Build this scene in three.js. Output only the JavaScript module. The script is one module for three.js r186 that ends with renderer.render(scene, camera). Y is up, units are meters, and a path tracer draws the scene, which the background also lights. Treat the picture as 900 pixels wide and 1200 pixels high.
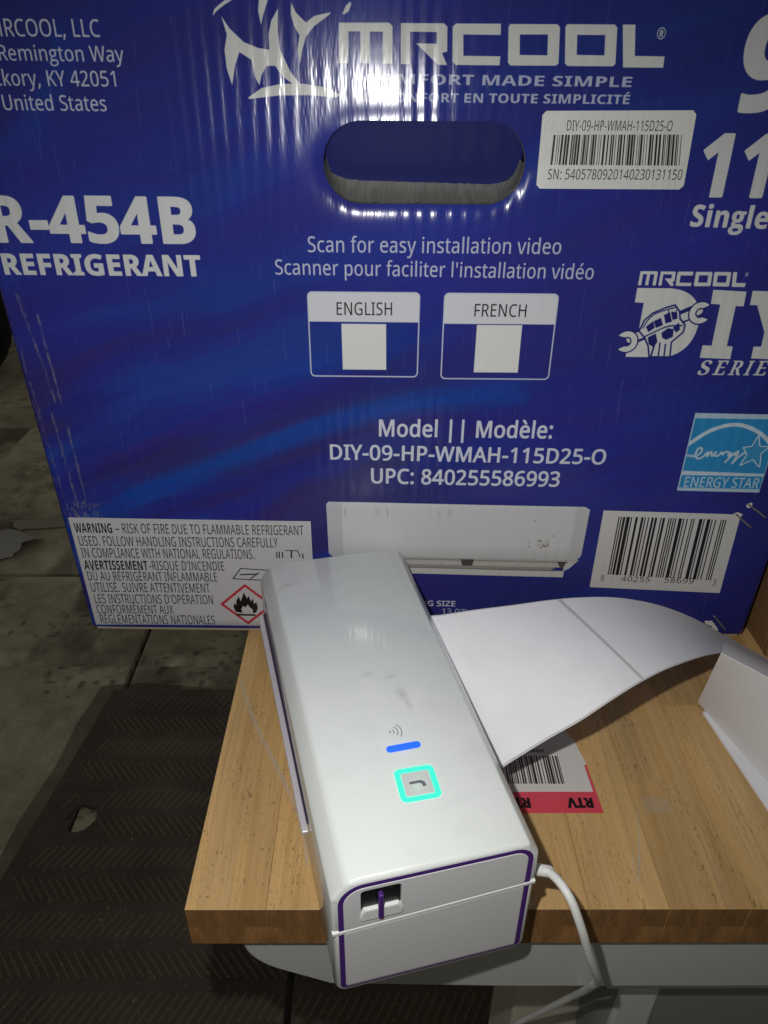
import * as THREE from 'three';
import { RoundedBoxGeometry } from 'three/addons/geometries/RoundedBoxGeometry.js';
import { mergeGeometries, toCreasedNormals } from 'three/addons/utils/BufferGeometryUtils.js';
import { Brush, Evaluator, SUBTRACTION } from 'three-bvh-csg';

// ---------- camera, light, exposure (y = 0 is the desk top, the floor lies at -0.72) ----------
const scene = new THREE.Scene();
const D2R = Math.PI / 180;
const camera = new THREE.PerspectiveCamera(68.28, 0.75, 0.01, 60);
camera.position.set(0, 0.42, 0);
camera.rotation.set(-30.76 * D2R, -0.5 * D2R, 0.41 * D2R, 'YXZ');
scene.add(camera);
scene.background = new THREE.Color(0.088, 0.084, 0.074);           // the dim room
const flash = new THREE.SpotLight(new THREE.Color(1, 0.985, 0.96), 0.495, 0, 62 * D2R, 1, 2);   // the phone's own lamp beside its lens
flash.name = 'camera_flash';
flash.position.set(-0.03, 0.422, -0.05);
flash.target.position.set(-0.01, 0.08, -0.5);
flash.castShadow = true; flash.shadow.radius = 0.22; flash.shadow.mapSize.set(2048, 2048);
scene.add(flash, flash.target);
const renderer = new THREE.WebGLRenderer({ antialias: true });
renderer.toneMapping = THREE.LinearToneMapping;
renderer.toneMappingExposure = 1;
renderer.shadowMap.enabled = true;

// ---------- helpers ----------
function rng(seed) { let s = seed >>> 0; return () => { s = (s + 0x6d2b79f5) | 0; let t = Math.imul(s ^ (s >>> 15), 1 | s); t = (t + Math.imul(t ^ (t >>> 7), 61 | t)) ^ t; return ((t ^ (t >>> 14)) >>> 0) / 4294967296; }; }
function hash(x, y, k) { let h = Math.imul(x | 0, 374761393) ^ Math.imul(y | 0, 668265263) ^ Math.imul(k | 0, 2147483647 - 58); h = Math.imul(h ^ (h >>> 13), 1274126177); return ((h ^ (h >>> 16)) >>> 0) / 4294967296; }
function vnoise(x, y, k) { const i = Math.floor(x), j = Math.floor(y), u = x - i, v = y - j, s = u * u * (3 - 2 * u), t = v * v * (3 - 2 * v); const a = hash(i, j, k), b = hash(i + 1, j, k), c = hash(i, j + 1, k), d = hash(i + 1, j + 1, k); return a + (b - a) * s + (c - a) * t + (a - b - c + d) * s * t; }
function fbm(x, y, k, n = 4) { let s = 0, a = 0.5; for (let i = 0; i < n; i++) { s += a * vnoise(x, y, k + i * 17); x *= 2.03; y *= 2.03; a *= 0.5; } return s / (1 - Math.pow(0.5, n)); }
const clamp = (x, a = 0, b = 1) => Math.min(b, Math.max(a, x));
const smooth = (a, b, x) => { const t = clamp((x - a) / (b - a)); return t * t * (3 - 2 * t); };
const used = {};
function numbered(n) { used[n] = (used[n] ?? -1) + 1; return used[n] ? n + '_' + String(used[n]).padStart(3, '0') : n; }
function shade(m) { m.castShadow = m.receiveShadow = true; return m; }
function thing(name, label, category, pos = [0, 0, 0], turn = 0, group) {
  const o = new THREE.Group(); o.name = numbered(name); o.position.set(...pos); o.rotation.y = turn;
  o.userData = { label, category }; if (group) o.userData.group = group; scene.add(o); return o;
}
function part(parent, name, geo, mat, label) { const m = shade(new THREE.Mesh(geo, mat)); m.name = name; if (label) m.userData.label = label; parent.add(m); return m; }
function canvas(w, h) { const c = document.createElement('canvas'); c.width = w; c.height = h; return c; }
function tex(c, srgb = true, repeat = false) { const t = new THREE.CanvasTexture(c); if (srgb) t.colorSpace = THREE.SRGBColorSpace; t.magFilter = THREE.LinearFilter; if (repeat) t.wrapS = t.wrapT = THREE.RepeatWrapping; return t; }
function pixelCanvas(w, h, f) { const c = canvas(w, h), g = c.getContext('2d'), im = g.createImageData(w, h); const o = [0, 0, 0, 255]; for (let y = 0; y < h; y++) for (let x = 0; x < w; x++) { o[3] = 255; f(x, y, o); const i = (y * w + x) * 4; im.data[i] = o[0]; im.data[i + 1] = o[1]; im.data[i + 2] = o[2]; im.data[i + 3] = o[3]; } g.putImageData(im, 0, 0); return c; }
const std = (o) => new THREE.MeshStandardMaterial(o), phys = (o) => new THREE.MeshPhysicalMaterial(o);
function gridGeo(nx, ny, f, flip) {             // f(i/nx, j/ny) -> [x, y, z, u, v]
  const p = [], uv = [], idx = [];
  for (let j = 0; j <= ny; j++) for (let i = 0; i <= nx; i++) { const r = f(i / nx, j / ny); p.push(r[0], r[1], r[2]); uv.push(r[3] ?? i / nx, r[4] ?? j / ny); }
  for (let j = 0; j < ny; j++) for (let i = 0; i < nx; i++) { const a = j * (nx + 1) + i, b = a + 1, c = a + nx + 1, d = c + 1; flip ? idx.push(a, c, b, b, c, d) : idx.push(a, b, c, b, d, c); }
  const g = new THREE.BufferGeometry(); g.setAttribute('position', new THREE.Float32BufferAttribute(p, 3)); g.setAttribute('uv', new THREE.Float32BufferAttribute(uv, 2)); g.setIndex(idx); g.computeVertexNormals(); return g;
}
function sheetGeo(nx, ny, f, thick) {            // a curved sheet with two faces and edges; f(u, v) -> [x, y, z]
  const top = gridGeo(nx, ny, f), n = top.attributes.normal, P = top.attributes.position;
  const bot = top.clone(), q = bot.attributes.position;
  for (let i = 0; i < q.count; i++) q.setXYZ(i, P.getX(i) - n.getX(i) * thick, P.getY(i) - n.getY(i) * thick, P.getZ(i) - n.getZ(i) * thick);
  const ix = bot.index.array; for (let i = 0; i < ix.length; i += 3) { const t = ix[i]; ix[i] = ix[i + 1]; ix[i + 1] = t; } bot.computeVertexNormals();
  const ring = []; const id = (i, j) => j * (nx + 1) + i;
  for (let i = 0; i < nx; i++) ring.push(id(i, 0)); for (let j = 0; j < ny; j++) ring.push(id(nx, j)); for (let i = nx; i > 0; i--) ring.push(id(i, ny)); for (let j = ny; j > 0; j--) ring.push(id(0, j)); ring.push(ring[0]);
  const side = gridGeo(ring.length - 1, 1, (u, v) => { const k = ring[Math.round(u * (ring.length - 1))], a = v > 0.5 ? P : q; return [a.getX(k), a.getY(k), a.getZ(k), top.attributes.uv.getX(k), top.attributes.uv.getY(k)]; });
  return mergeGeometries([top, bot, side]);
}
function boxUV(g) {                             // uv in metres by the main direction of each face
  const g2 = g.index ? g.toNonIndexed() : g, p = g2.attributes.position, n = g2.attributes.normal, uv = new Float32Array(p.count * 2);
  for (let i = 0; i < p.count; i++) { const ax = Math.abs(n.getX(i)), ay = Math.abs(n.getY(i)), az = Math.abs(n.getZ(i)); const x = p.getX(i), y = p.getY(i), z = p.getZ(i); const r = ay >= ax && ay >= az ? [x, z] : az >= ax ? [x, y] : [y, z]; uv[i * 2] = r[0]; uv[i * 2 + 1] = r[1]; }
  g2.setAttribute('uv', new THREE.BufferAttribute(uv, 2)); return g2;
}
function rrect(x0, y0, x1, y1, r) { const s = new THREE.Shape(), [a, b, c, d] = Array.isArray(r) ? r : [r, r, r, r]; // bl br tr tl
  s.moveTo(x0 + a, y0); s.lineTo(x1 - b, y0); s.absarc(x1 - b, y0 + b, b, -Math.PI / 2, 0); s.lineTo(x1, y1 - c); s.absarc(x1 - c, y1 - c, c, 0, Math.PI / 2); s.lineTo(x0 + d, y1); s.absarc(x0 + d, y1 - d, d, Math.PI / 2, Math.PI); s.lineTo(x0, y0 + a); s.absarc(x0 + a, y0 + a, a, Math.PI, Math.PI * 1.5); return s; }
function extrude(shape, depth, bevel = 0, seg = 2, curve = 10) { return new THREE.ExtrudeGeometry(shape, { depth: depth - 2 * bevel, bevelEnabled: bevel > 0, bevelThickness: bevel, bevelSize: bevel, bevelOffset: -bevel, bevelSegments: seg, curveSegments: curve }).translate(0, 0, bevel); }
const rounded = (g) => { const r = toCreasedNormals(g, 0.62); r.clearGroups(); return r; };
function tube(pts, r, seg = 80, sides = 10) { return new THREE.TubeGeometry(new THREE.CatmullRomCurve3(pts.map((p) => new THREE.Vector3(...p)), false, 'centripetal'), seg, r, sides, false); }

// ---------- the setting: concrete slabs ----------
const concreteMap = (seed) => { const t = tex(pixelCanvas(1024, 1024, (x, y, o) => {
  const a = fbm(x / 170, y / 170, seed, 4), b = fbm(x / 24, y / 24, seed + 5, 4), c = vnoise(x / 2.2, y / 2.2, seed + 9), pit = smooth(0.62, 0.95, vnoise(x / 13, y / 12, seed + 31)) * smooth(0.45, 0.65, fbm(x / 120, y / 110, seed + 41, 3)), dark_patch = smooth(0.5, 0.75, fbm(x / 90 + 7, y / 140, seed + 21, 4));
  const v = (0.66 + 0.38 * a + 0.22 * (b - 0.5) + 0.1 * (c - 0.5)) * (1 - 0.3 * pit) * (1 - 0.3 * dark_patch); o[0] = 207 * v; o[1] = 199 * v; o[2] = 172 * v; }), true, true); t.repeat.set(0.8, 0.8); return t; };
const concreteBump = tex(pixelCanvas(512, 512, (x, y, o) => { o[0] = o[1] = o[2] = 255 * clamp(0.5 + 0.6 * (fbm(x / 30, y / 30, 77, 4) - 0.5) + 0.2 * (vnoise(x / 1.6, y / 1.6, 5) - 0.5)); }), false, true); concreteBump.repeat.set(2, 2);
const floor = new THREE.Group(); floor.name = 'floor'; floor.userData = { kind: 'structure', label: 'worn grey concrete floor in large slabs with dark joints' }; floor.position.set(0, -0.72, 0); scene.add(floor);
part(floor, 'joint_base', new THREE.BoxGeometry(9.2, 0.05, 9.2).translate(-1, -0.045, -1.2), std({ color: new THREE.Color(0.012, 0.011, 0.009), roughness: 1 }));
[[-5.4, -0.54, -5.6, -1.6], [-0.53, 3.5, -5.6, -1.6], [-5.4, -0.54, -1.59, 3.2], [-0.53, 3.5, -1.59, 3.2]].forEach(([x0, x1, z0, z1], k) => {
  const g = boxUV(new RoundedBoxGeometry(x1 - x0, 0.08, z1 - z0, 2, 0.006).translate((x0 + x1) / 2, -0.04, (z0 + z1) / 2));
  part(floor, 'concrete_slab', g, std({ map: concreteMap(3 + k * 50), bumpMap: concreteBump, bumpScale: 0.003, roughness: 0.9 }));
});

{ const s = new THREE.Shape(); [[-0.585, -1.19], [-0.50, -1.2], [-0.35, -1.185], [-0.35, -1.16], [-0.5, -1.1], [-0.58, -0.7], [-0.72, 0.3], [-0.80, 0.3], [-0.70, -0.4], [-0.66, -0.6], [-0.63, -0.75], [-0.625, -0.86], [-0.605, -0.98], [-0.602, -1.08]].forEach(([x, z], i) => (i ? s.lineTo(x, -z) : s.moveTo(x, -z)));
  part(floor, 'dark_patch', new THREE.ShapeGeometry(s).rotateX(-Math.PI / 2).translate(0, 0.0008, 0), std({ color: new THREE.Color(0.05, 0.043, 0.03), transparent: true, opacity: 0.34, roughness: 1 }), 'dark strip along the mat'); }  // thin translucent dark strip laid on the floor along the mat

// rubber mat with rows of slanted ribs and a torn hole
{
  const mat = thing('rubber_mat', 'dark ribbed rubber floor mat with a torn hole, lying beneath the desk', 'floor mat', [0, -0.7195, 0]);
  const s = new THREE.Shape(); s.moveTo(-0.552, -1.172); s.lineTo(0.5, -1.165); s.lineTo(0.5, 0.4); s.lineTo(-0.74, 0.4); s.lineTo(-0.604, -0.746); s.lineTo(-0.578, -0.95); s.closePath();
  const h = new THREE.Path(), r = rng(4); const hp = []; for (let i = 0; i < 14; i++) { const a = i / 14 * Math.PI * 2, k = 0.8 + 0.35 * r(); hp.push(new THREE.Vector2(-0.515 + Math.cos(a) * 0.024 * k, -0.855 + Math.sin(a) * 0.03 * k)); } h.setFromPoints(hp); s.holes.push(h);
  const g = new THREE.ExtrudeGeometry(s, { depth: 0.008, bevelEnabled: true, bevelThickness: 0.001, bevelSize: 0.001, bevelOffset: -0.001, bevelSegments: 1 }).rotateX(Math.PI / 2).translate(0, 0.009, 0);
  const bump = tex(pixelCanvas(512, 512, (x, y, o) => { o[0] = o[1] = o[2] = 255 * fbm(x / 9, y / 9, 8, 4); }), false, true); bump.repeat.set(4, 4);
  const dirt = tex(pixelCanvas(512, 512, (x, y, o) => { const v = 0.75 + 0.5 * fbm(x / 60, y / 60, 15, 4) + (vnoise(x / 2, y / 2, 3) > 0.985 ? 0.9 : 0); o[0] = 88 * v; o[1] = 79 * v; o[2] = 69 * v; }), true, true); dirt.repeat.set(1.1, 1.1);
  const rubber = std({ map: dirt, bumpMap: bump, bumpScale: 0.001, roughness: 0.72 });
  part(mat, 'mat_body', boxUV(g), rubber);
  const ribs = [], rr = rng(9);
  const inHole = (x, z) => Math.hypot((x + 0.515) / 1, (z + 0.855) / 1.2) < 0.045;
  for (let row = 0; row < 26; row++) { const z = -1.13 + row * 0.058, dir = row % 2 ? 1 : -1, left = -0.552 - 0.12 * ((z + 1.17) / 1) ; 
    for (let x = left + 0.04; x < 0.47; x += 0.0135) { if (inHole(x, z)) continue; const L = (dir > 0 ? 0.056 : 0.046) * (0.85 + 0.2 * rr());
      const b = new THREE.BoxGeometry(0.006, dir > 0 ? 0.0046 : 0.0018, L); const p = b.attributes.position; for (let i = 0; i < p.count; i++) if (p.getY(i) > 0) p.setX(i, p.getX(i) * 0.55);
      b.rotateY((dir > 0 ? 0.72 : -0.5) + (rr() - 0.5) * 0.05).translate(x, 0.0098 + (rr() - 0.5) * 0.0006, z); b.computeVertexNormals(); ribs.push(b); } }
  const worn = rubber.clone(); worn.color = new THREE.Color(1.5, 1.46, 1.4); worn.roughness = 0.55; const rm = part(mat, 'rib', boxUV(mergeGeometries(ribs)), worn); rm.userData.kind = 'stuff';  // rib tone raised: the light the ribs catch is put into colour
}

// ---------- the desk ----------
const WOODW = 512, WOODL = 2048;
const woodMap = (seed) => tex(pixelCanvas(WOODW, WOODL, (x, y, o) => {
  const X = x / 3, Y = y / 3;       // millimetres
  const warp = 9 * fbm(X / 40, Y / 190, seed, 3), g = fbm((X + warp) / 5.5, Y / 260, seed + 3, 4), f = vnoise((X + warp) / 0.8, Y / 40, seed + 6), big = fbm(X / 45, Y / 150, seed + 12, 3);
  const cell = vnoise(X * 1.7 + 0.3 * warp, Y / 2.6, seed + 8), pore = 0.55 * smooth(0.78, 0.93, cell) * smooth(0.42, 0.6, fbm(X / 14, Y / 40, seed + 14, 3));
  let v = 0.88 + 0.17 * (g - 0.5) + 0.07 * (f - 0.5) + 0.22 * (big - 0.5); const ring = smooth(0.55, 0.62, g) * 0.06; v -= ring; const k = 1 - 0.48 * pore;
  o[0] = (226 * v + 4) * k; o[1] = (189 * v - 8 * (0.5 - g)) * k; o[2] = (126 * v - 20 * (0.5 - g)) * k; })), woodTex = [woodMap(11), woodMap(211), woodMap(411)];
const woodBump = tex(pixelCanvas(512, 1024, (x, y, o) => { const c = vnoise(x / 2.6, y / 10, 19); o[0] = o[1] = o[2] = 255 * clamp(0.75 - 0.5 * smooth(0.82, 0.92, c) + 0.15 * (vnoise(x / 1.5, y / 30, 4) - 0.5)); }), false, true); woodBump.repeat.set(5, 2.5);
const endMap = tex(pixelCanvas(512, 256, (x, y, o) => { const v = 0.9 + 0.5 * (fbm(x / 38, y / 60, 61, 4) - 0.5) + 0.14 * (vnoise(x / 2, y / 9, 5) - 0.5); o[0] = 152 * v; o[1] = 110 * v; o[2] = 65 * v; }), true, true); endMap.repeat.set(6, 6);
const TOPX0 = -0.1112, TOPZ = -0.257, TOPH = 0.0345, TOPD = 0.72;
const desk = thing('desk', 'light wood butcher block desk on a grey steel frame, carrying printer and carton', 'desk', [0, 0, 0]);
{
  const r = rng(77), w = 0.0468; let x = TOPX0;
  const end = std({ map: endMap, roughness: 0.55 });
  for (let i = 0; i < 20; i++) {
    const g0 = new RoundedBoxGeometry(w - 0.00006, TOPH, TOPD, 2, 0.0005); const g = boxUV(g0);
    const t = woodTex[i % 3].clone(); t.wrapS = t.wrapT = THREE.RepeatWrapping; t.repeat.set(1 / 0.1707, 1 / 0.6827); t.offset.set(0.03 + r() * 0.9, r()); 
    const tint = 0.93 + 0.08 * r();
    const mat = phys({ map: t, color: new THREE.Color(tint, tint * (0.98 + 0.02 * r()), tint * (0.96 + 0.05 * r())), roughness: 0.46, bumpMap: woodBump, bumpScale: 0.0004, clearcoat: 0.12, clearcoatRoughness: 0.35 });
    const m = part(desk, i ? 'wood_stave_' + String(i).padStart(3, '0') : 'wood_stave', g, [mat, mat, mat, mat, end, end]);
    // faces of a rounded box come in six runs
    const run = g.attributes.position.count / 6; g.clearGroups(); for (let k = 0; k < 6; k++) g.addGroup(k * run, run, k);
    m.position.set(x + w / 2, -TOPH / 2, TOPZ - TOPD / 2); x += w;
  }
  const film = (o) => phys({ color: new THREE.Color(0.66, 0.63, 0.55), transparent: true, opacity: o, roughness: 0.3 });
  const flatStroke = (pts, w, y) => { const c = new THREE.CatmullRomCurve3(pts.map(([x, z]) => new THREE.Vector3(x, y, z))), n = 40; return gridGeo(n, 1, (u, v) => { const p = c.getPointAt(u), t = c.getTangentAt(u), k = w * (0.6 + 0.4 * Math.sin(u * Math.PI)) * (v - 0.5); return [p.x - t.z * k, p.y, p.z + t.x * k]; }, true); };
  part(desk, 'scratch', flatStroke([[-0.1085, -0.445], [-0.0905, -0.40], [-0.066, -0.352], [-0.05, -0.318], [-0.0425, -0.285]], 0.0032, 0.00028), film(0.30), 'long pale streak on the wood left of the printer');  // long narrow translucent pale line lying on the wood
  part(desk, 'scratch_001', flatStroke([[0.1712, -0.328], [0.1655, -0.305], [0.1600, -0.285]], 0.0010, 0.00028), film(0.34), 'pale scratch in the varnish');
  part(desk, 'scratch_002', flatStroke([[0.1620, -0.292], [0.1560, -0.274]], 0.0016, 0.00032), film(0.3), 'pale scratch in the varnish'); part(desk, 'scratch_003', flatStroke([[0.1585, -0.294], [0.1535, -0.272]], 0.0011, 0.0003), film(0.3), 'pale scratch in the varnish');
  part(desk, 'glue_residue', extrude(rrect(-0.0085, -0.006, 0.0085, 0.0065, 0.0015), 0.0001, 0, 1).rotateX(-Math.PI / 2).rotateY(-0.05).translate(0.1842, 0.00022, -0.328), film(0.11), 'pale square of glue residue');
  const steel = phys({ color: new THREE.Color(0.5, 0.52, 0.51), roughness: 0.5, clearcoat: 0.2, clearcoatRoughness: 0.4 });
  const a = new THREE.Shape(); a.moveTo(-0.0815, -0.0346); a.lineTo(0.8, -0.0346); a.lineTo(0.8, -0.0945); a.lineTo(0.0872, -0.0935); a.lineTo(-0.03, -0.0895); a.lineTo(-0.062, -0.0728); a.quadraticCurveTo(-0.0805, -0.062, -0.0824, -0.044); a.closePath();
  part(desk, 'apron', extrude(a, 0.028, 0.002, 2).translate(0, 0, -0.29), steel);
  const leg = (x0, x1, z) => extrude(rrect(x0, z - 0.06, x1, z, 0.006), 0.60, 0.002, 2).rotateX(-Math.PI / 2);
  const legG = new RoundedBoxGeometry(0.058, 0.625, 0.07, 3, 0.004).translate(0.1435, -0.4075, -0.366);
  part(desk, 'leg', legG, phys({ color: new THREE.Color(0.6, 0.59, 0.47), roughness: 0.5 }));
  const legB = new RoundedBoxGeometry(0.06, 0.625, 0.07, 3, 0.004).translate(0.74, -0.4075, -0.33); part(desk, 'leg_001', legB, steel);
  part(desk, 'leg_002', new RoundedBoxGeometry(0.06, 0.685, 0.07, 3, 0.004).translate(0.74, -0.3775, -0.9), steel);
  part(desk, 'leg_003', new RoundedBoxGeometry(0.05, 0.685, 0.07, 3, 0.004).translate(0.0, -0.3775, -0.9), steel);
}
// ---------- the blue carton ----------
const CX0 = (t) => -0.2449 - 0.026 * t, CX1 = (t) => 0.3103 + 0.03 * t, CH = 0.56, CB = 0.0035, CDEP = 0.32;
const SLOT = { x: 0.0272, y: 0.3674, hw: 0.0613, r: 0.0232 };
function slotDist(s, t) { const dx = Math.max(Math.abs(s - SLOT.x) - (SLOT.hw - SLOT.r), 0), dy = t - SLOT.y; return Math.hypot(dx, dy) - SLOT.r; }
function relief(s, t) {             // how far the crushed, handled board stands proud of a flat face
  const d = Math.max(slotDist(s, t), 0), up = smooth(-0.006, 0.022, t - SLOT.y), side = Math.exp(-Math.pow((s - SLOT.x) / 0.078, 2));
  let h = up * (0.00006 * Math.exp(-d / 0.0016) + 0.00009 * Math.tanh((d - 0.0055) / 0.0025)) - (1 - up) * 0.0026 * Math.exp(-d / 0.0065);
  { const q = Math.max(t - 0.36, 0); h -= 0.037 * (q < 0.02 ? q * q / 0.04 : q - 0.01); }
  h += up * 0.034 * s * Math.exp(-Math.pow(s / 0.06, 2)) * Math.exp(-d / 0.045);
  h += 0.0009 * (fbm(s * 9 + 3, t * 9, 401, 2) - 0.5);
  const r = 0.005; for (const e of [s - CX0(t), CX1(t) - s, (t - CB) * 1.4]) if (e < r) h -= r - Math.sqrt(Math.max(r * r - (r - e) * (r - e), 0));
  return h;
}
// print table: text, baseline from (x, y) to (x, y) in millimetres on the face, capital height, style
const PRINT = [
  ["RCOOL, LLC", -212.2, 431.3, -157.3, 431.3, 8.3, "r"],
  ["Remington Way", -218.6, 419.8, -145.9, 419.4, 7.6, "r"],
  ["ickory, KY 42051", -226.3, 407.0, -150.5, 407.0, 7.9, "r"],
  ["United States", -222.0, 394.6, -159.7, 394.5, 7.9, "r"],
  ["454B", -208.1, 320.3, -114.3, 320.3, 27.0, "b"],
  ["REFRIGERANT", -245.4, 300.0, -115.1, 300.0, 12.9, "b"],
  ["COMFORT MADE SIMPLE", -9.2, 409.5, 146.0, 408.7, 5.1, "e"],
  ["LE CONFORT EN TOUTE SIMPLICITÉ", -9.8, 400.4, 146.0, 400.1, 4.7, "e"],
  ["DIY-09-HP-WMAH-115D25-O", 110.2, 386.1, 173.0, 386.3, 5.4, "k"],
  ["SN: 5405780920140230131150", 102.2, 359.5, 184.0, 359.9, 5.7, "k"],
  ["Single", 193.9, 333.1, 243.7, 332.0, 12.5, "bi"],
  ["Scan for easy installation video", -46.0, 315.4, 116.6, 315.4, 9.6, "r"],
  ["Scanner pour faciliter l'installation vidéo", -67.7, 301.3, 139.6, 299.8, 9.4, "r"],
  ["ENGLISH", -29.0, 275.1, 9.7, 275.2, 8.5, "k"],
  ["FRENCH", 62.6, 274.9, 99.0, 274.8, 8.4, "k"],
  ["Model || Modèle:", -1.0, 186.6, 126.7, 186.3, 12.8, "m"],
  ["DIY-09-HP-WMAH-115D25-O", -37.0, 167.5, 168.3, 165.6, 11.9, "m"],
  ["UPC: 840255586993", -6.7, 147.7, 136.6, 146.5, 12.3, "m"],
  ["PACKAGING SIZE", 0.7, 32.4, 64.5, 32.0, 5.3, "m"],
  ["13.07)", 52.8, 23.7, 75.0, 23.1, 5.9, "r"],
  ["8", 179.7, 59.7, 183.3, 59.7, 5.5, "u"],
  ["40255", 196.6, 59.5, 220.9, 59.0, 5.1, "u"],
  ["58699", 231.3, 58.7, 256.4, 57.8, 5.5, "u"],
  ["3", 271.2, 56.3, 274.7, 56.2, 5.9, "u"],
  ["WARNING", -238.3, 100.9, -208.3, 100.9, 8.7, "kb"],
  ["– RISK OF FIRE DUE TO FLAMMABLE REFRIGERANT", -206.3, 100.9, -58.5, 100.6, 8.9, "k"],
  ["USED. FOLLOW HANDLING INSTRUCTIONS CAREFULLY", -237.7, 88.5, -79.4, 88.9, 9.1, "k"],
  ["IN COMPLIANCE WITH NATIONAL REGULATIONS.", -237.5, 77.2, -98.6, 77.6, 9.1, "k"],
  ["AVERTISSEMENT", -237.6, 65.3, -186.1, 65.5, 9.0, "kb"],
  ["-RISQUE D'INCENDIE", -185.1, 65.6, -124.0, 65.7, 9.0, "k"],
  ["DÛ AU RÉFRIGÉRANT INFLAMMABLE", -237.5, 54.5, -130.8, 54.8, 8.9, "k"],
  ["UTILISÉ. SUIVRE ATTENTIVEMENT", -236.9, 43.0, -138.3, 43.3, 9.4, "k"],
  ["LES INSTRUCTIONS D'OPÉRATION", -236.3, 31.2, -136.5, 31.5, 9.4, "k"],
  ["CONFORMÉMENT AUX", -236.2, 20.4, -171.5, 20.7, 9.1, "k"],
  ["RÉGLEMENTATIONS NATIONALES", -235.3, 9.8, -137.7, 9.7, 9.4, "k"],
];
const FONT = { r: ['100px sans-serif', 0], m: ['100px sans-serif', 3.6], b: ['bold 100px sans-serif', 3], bi: ['bold 100px sans-serif', 2], e: ['bold 100px sans-serif', 0], k: ['100px sans-serif', 0], kb: ['bold 100px sans-serif', 0], u: ['100px monospace', 0] };
const INK = { r: 'rgba(190,194,206,.93)', m: 'rgba(200,204,214,.96)', b: '#c4c7c8', bi: '#c4c7c8', e: 'rgba(180,186,204,.9)', k: '#2a2a2e', kb: '#1d1d20', u: '#26262a' };
function printer2d(w, h, x0, yTop, scale) {     // a canvas that takes millimetres on the carton's face
  const c = canvas(w, h), g = c.getContext('2d');
  const X = (x) => (x - x0) * scale, Y = (y) => (yTop - y) * scale;
  const text = ([str, xa, ya, xb, yb, cap, style], ink, before = '') => {
    const [font, bold] = FONT[style]; g.save(); g.font = font; const wd = g.measureText(str).width, e = scale;
    g.setTransform((xb - xa) / wd * e, -(yb - ya) / wd * e, 0, cap / 71.4 * e, X(xa), Y(ya));
    g.fillStyle = g.strokeStyle = ink ?? INK[style]; g.lineWidth = bold; g.lineJoin = 'round';
    if (before) { const bw = g.measureText(before).width; g.fillText(before, -bw, 0); if (bold) g.strokeText(before, -bw, 0); }
    g.fillText(str, 0, 0); if (bold) g.strokeText(str, 0, 0); g.restore();
  };
  const path = (pts) => { g.beginPath(); pts.forEach(([x, y], i) => (i ? g.lineTo(X(x), Y(y)) : g.moveTo(X(x), Y(y)))); g.closePath(); };
  const poly = (pts, fill) => { path(pts); g.fillStyle = fill; g.fill(); };
  const line = (pts, col, mm, close) => { g.beginPath(); pts.forEach(([x, y], i) => (i ? g.lineTo(X(x), Y(y)) : g.moveTo(X(x), Y(y)))); if (close) g.closePath(); g.strokeStyle = col; g.lineWidth = mm * scale; g.lineJoin = g.lineCap = 'round'; g.stroke(); };
  const curve = (pts, col, mm) => { g.beginPath(); g.moveTo(X(pts[0][0]), Y(pts[0][1])); for (let i = 1; i < pts.length - 1; i++) g.quadraticCurveTo(X(pts[i][0]), Y(pts[i][1]), X((pts[i][0] + pts[i + 1][0]) / 2), Y((pts[i][1] + pts[i + 1][1]) / 2)); g.lineTo(X(pts.at(-1)[0]), Y(pts.at(-1)[1])); g.strokeStyle = col; g.lineWidth = mm * scale; g.lineJoin = g.lineCap = 'round'; g.stroke(); };
  return { c, g, X, Y, text, poly, line, curve, path };
}
function upcBars(digits) { const L = ['0001101', '0011001', '0010011', '0111101', '0100011', '0110001', '0101111', '0111011', '0110111', '0001011']; let s = '101'; [...digits].forEach((d, i) => { if (i === 6) s += '01010'; const b = L[+d]; s += i < 6 ? b : [...b].map((q) => 1 - q).join(''); }); return s + '101'; }
function bars(P, bits, [tl, tr, br, bl], col = '#17171a') { const n = bits.length, at = (a, b, f) => [a[0] + (b[0] - a[0]) * f, a[1] + (b[1] - a[1]) * f]; for (let i = 0; i < n; i++) if (bits[i] === '1') { let j = i; while (bits[j + 1] === '1') j++; P.poly([at(tl, tr, i / n), at(tl, tr, (j + 1) / n), at(bl, br, (j + 1) / n), at(bl, br, i / n)], col); i = j; } }
function randomBars(n, seed) { const r = rng(seed); let s = ''; while (s.length < n) { s += '1'.repeat(1 + Math.floor(r() * 3)) + '0'.repeat(1 + Math.floor(r() * 3)); } return s.slice(0, n); }

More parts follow.
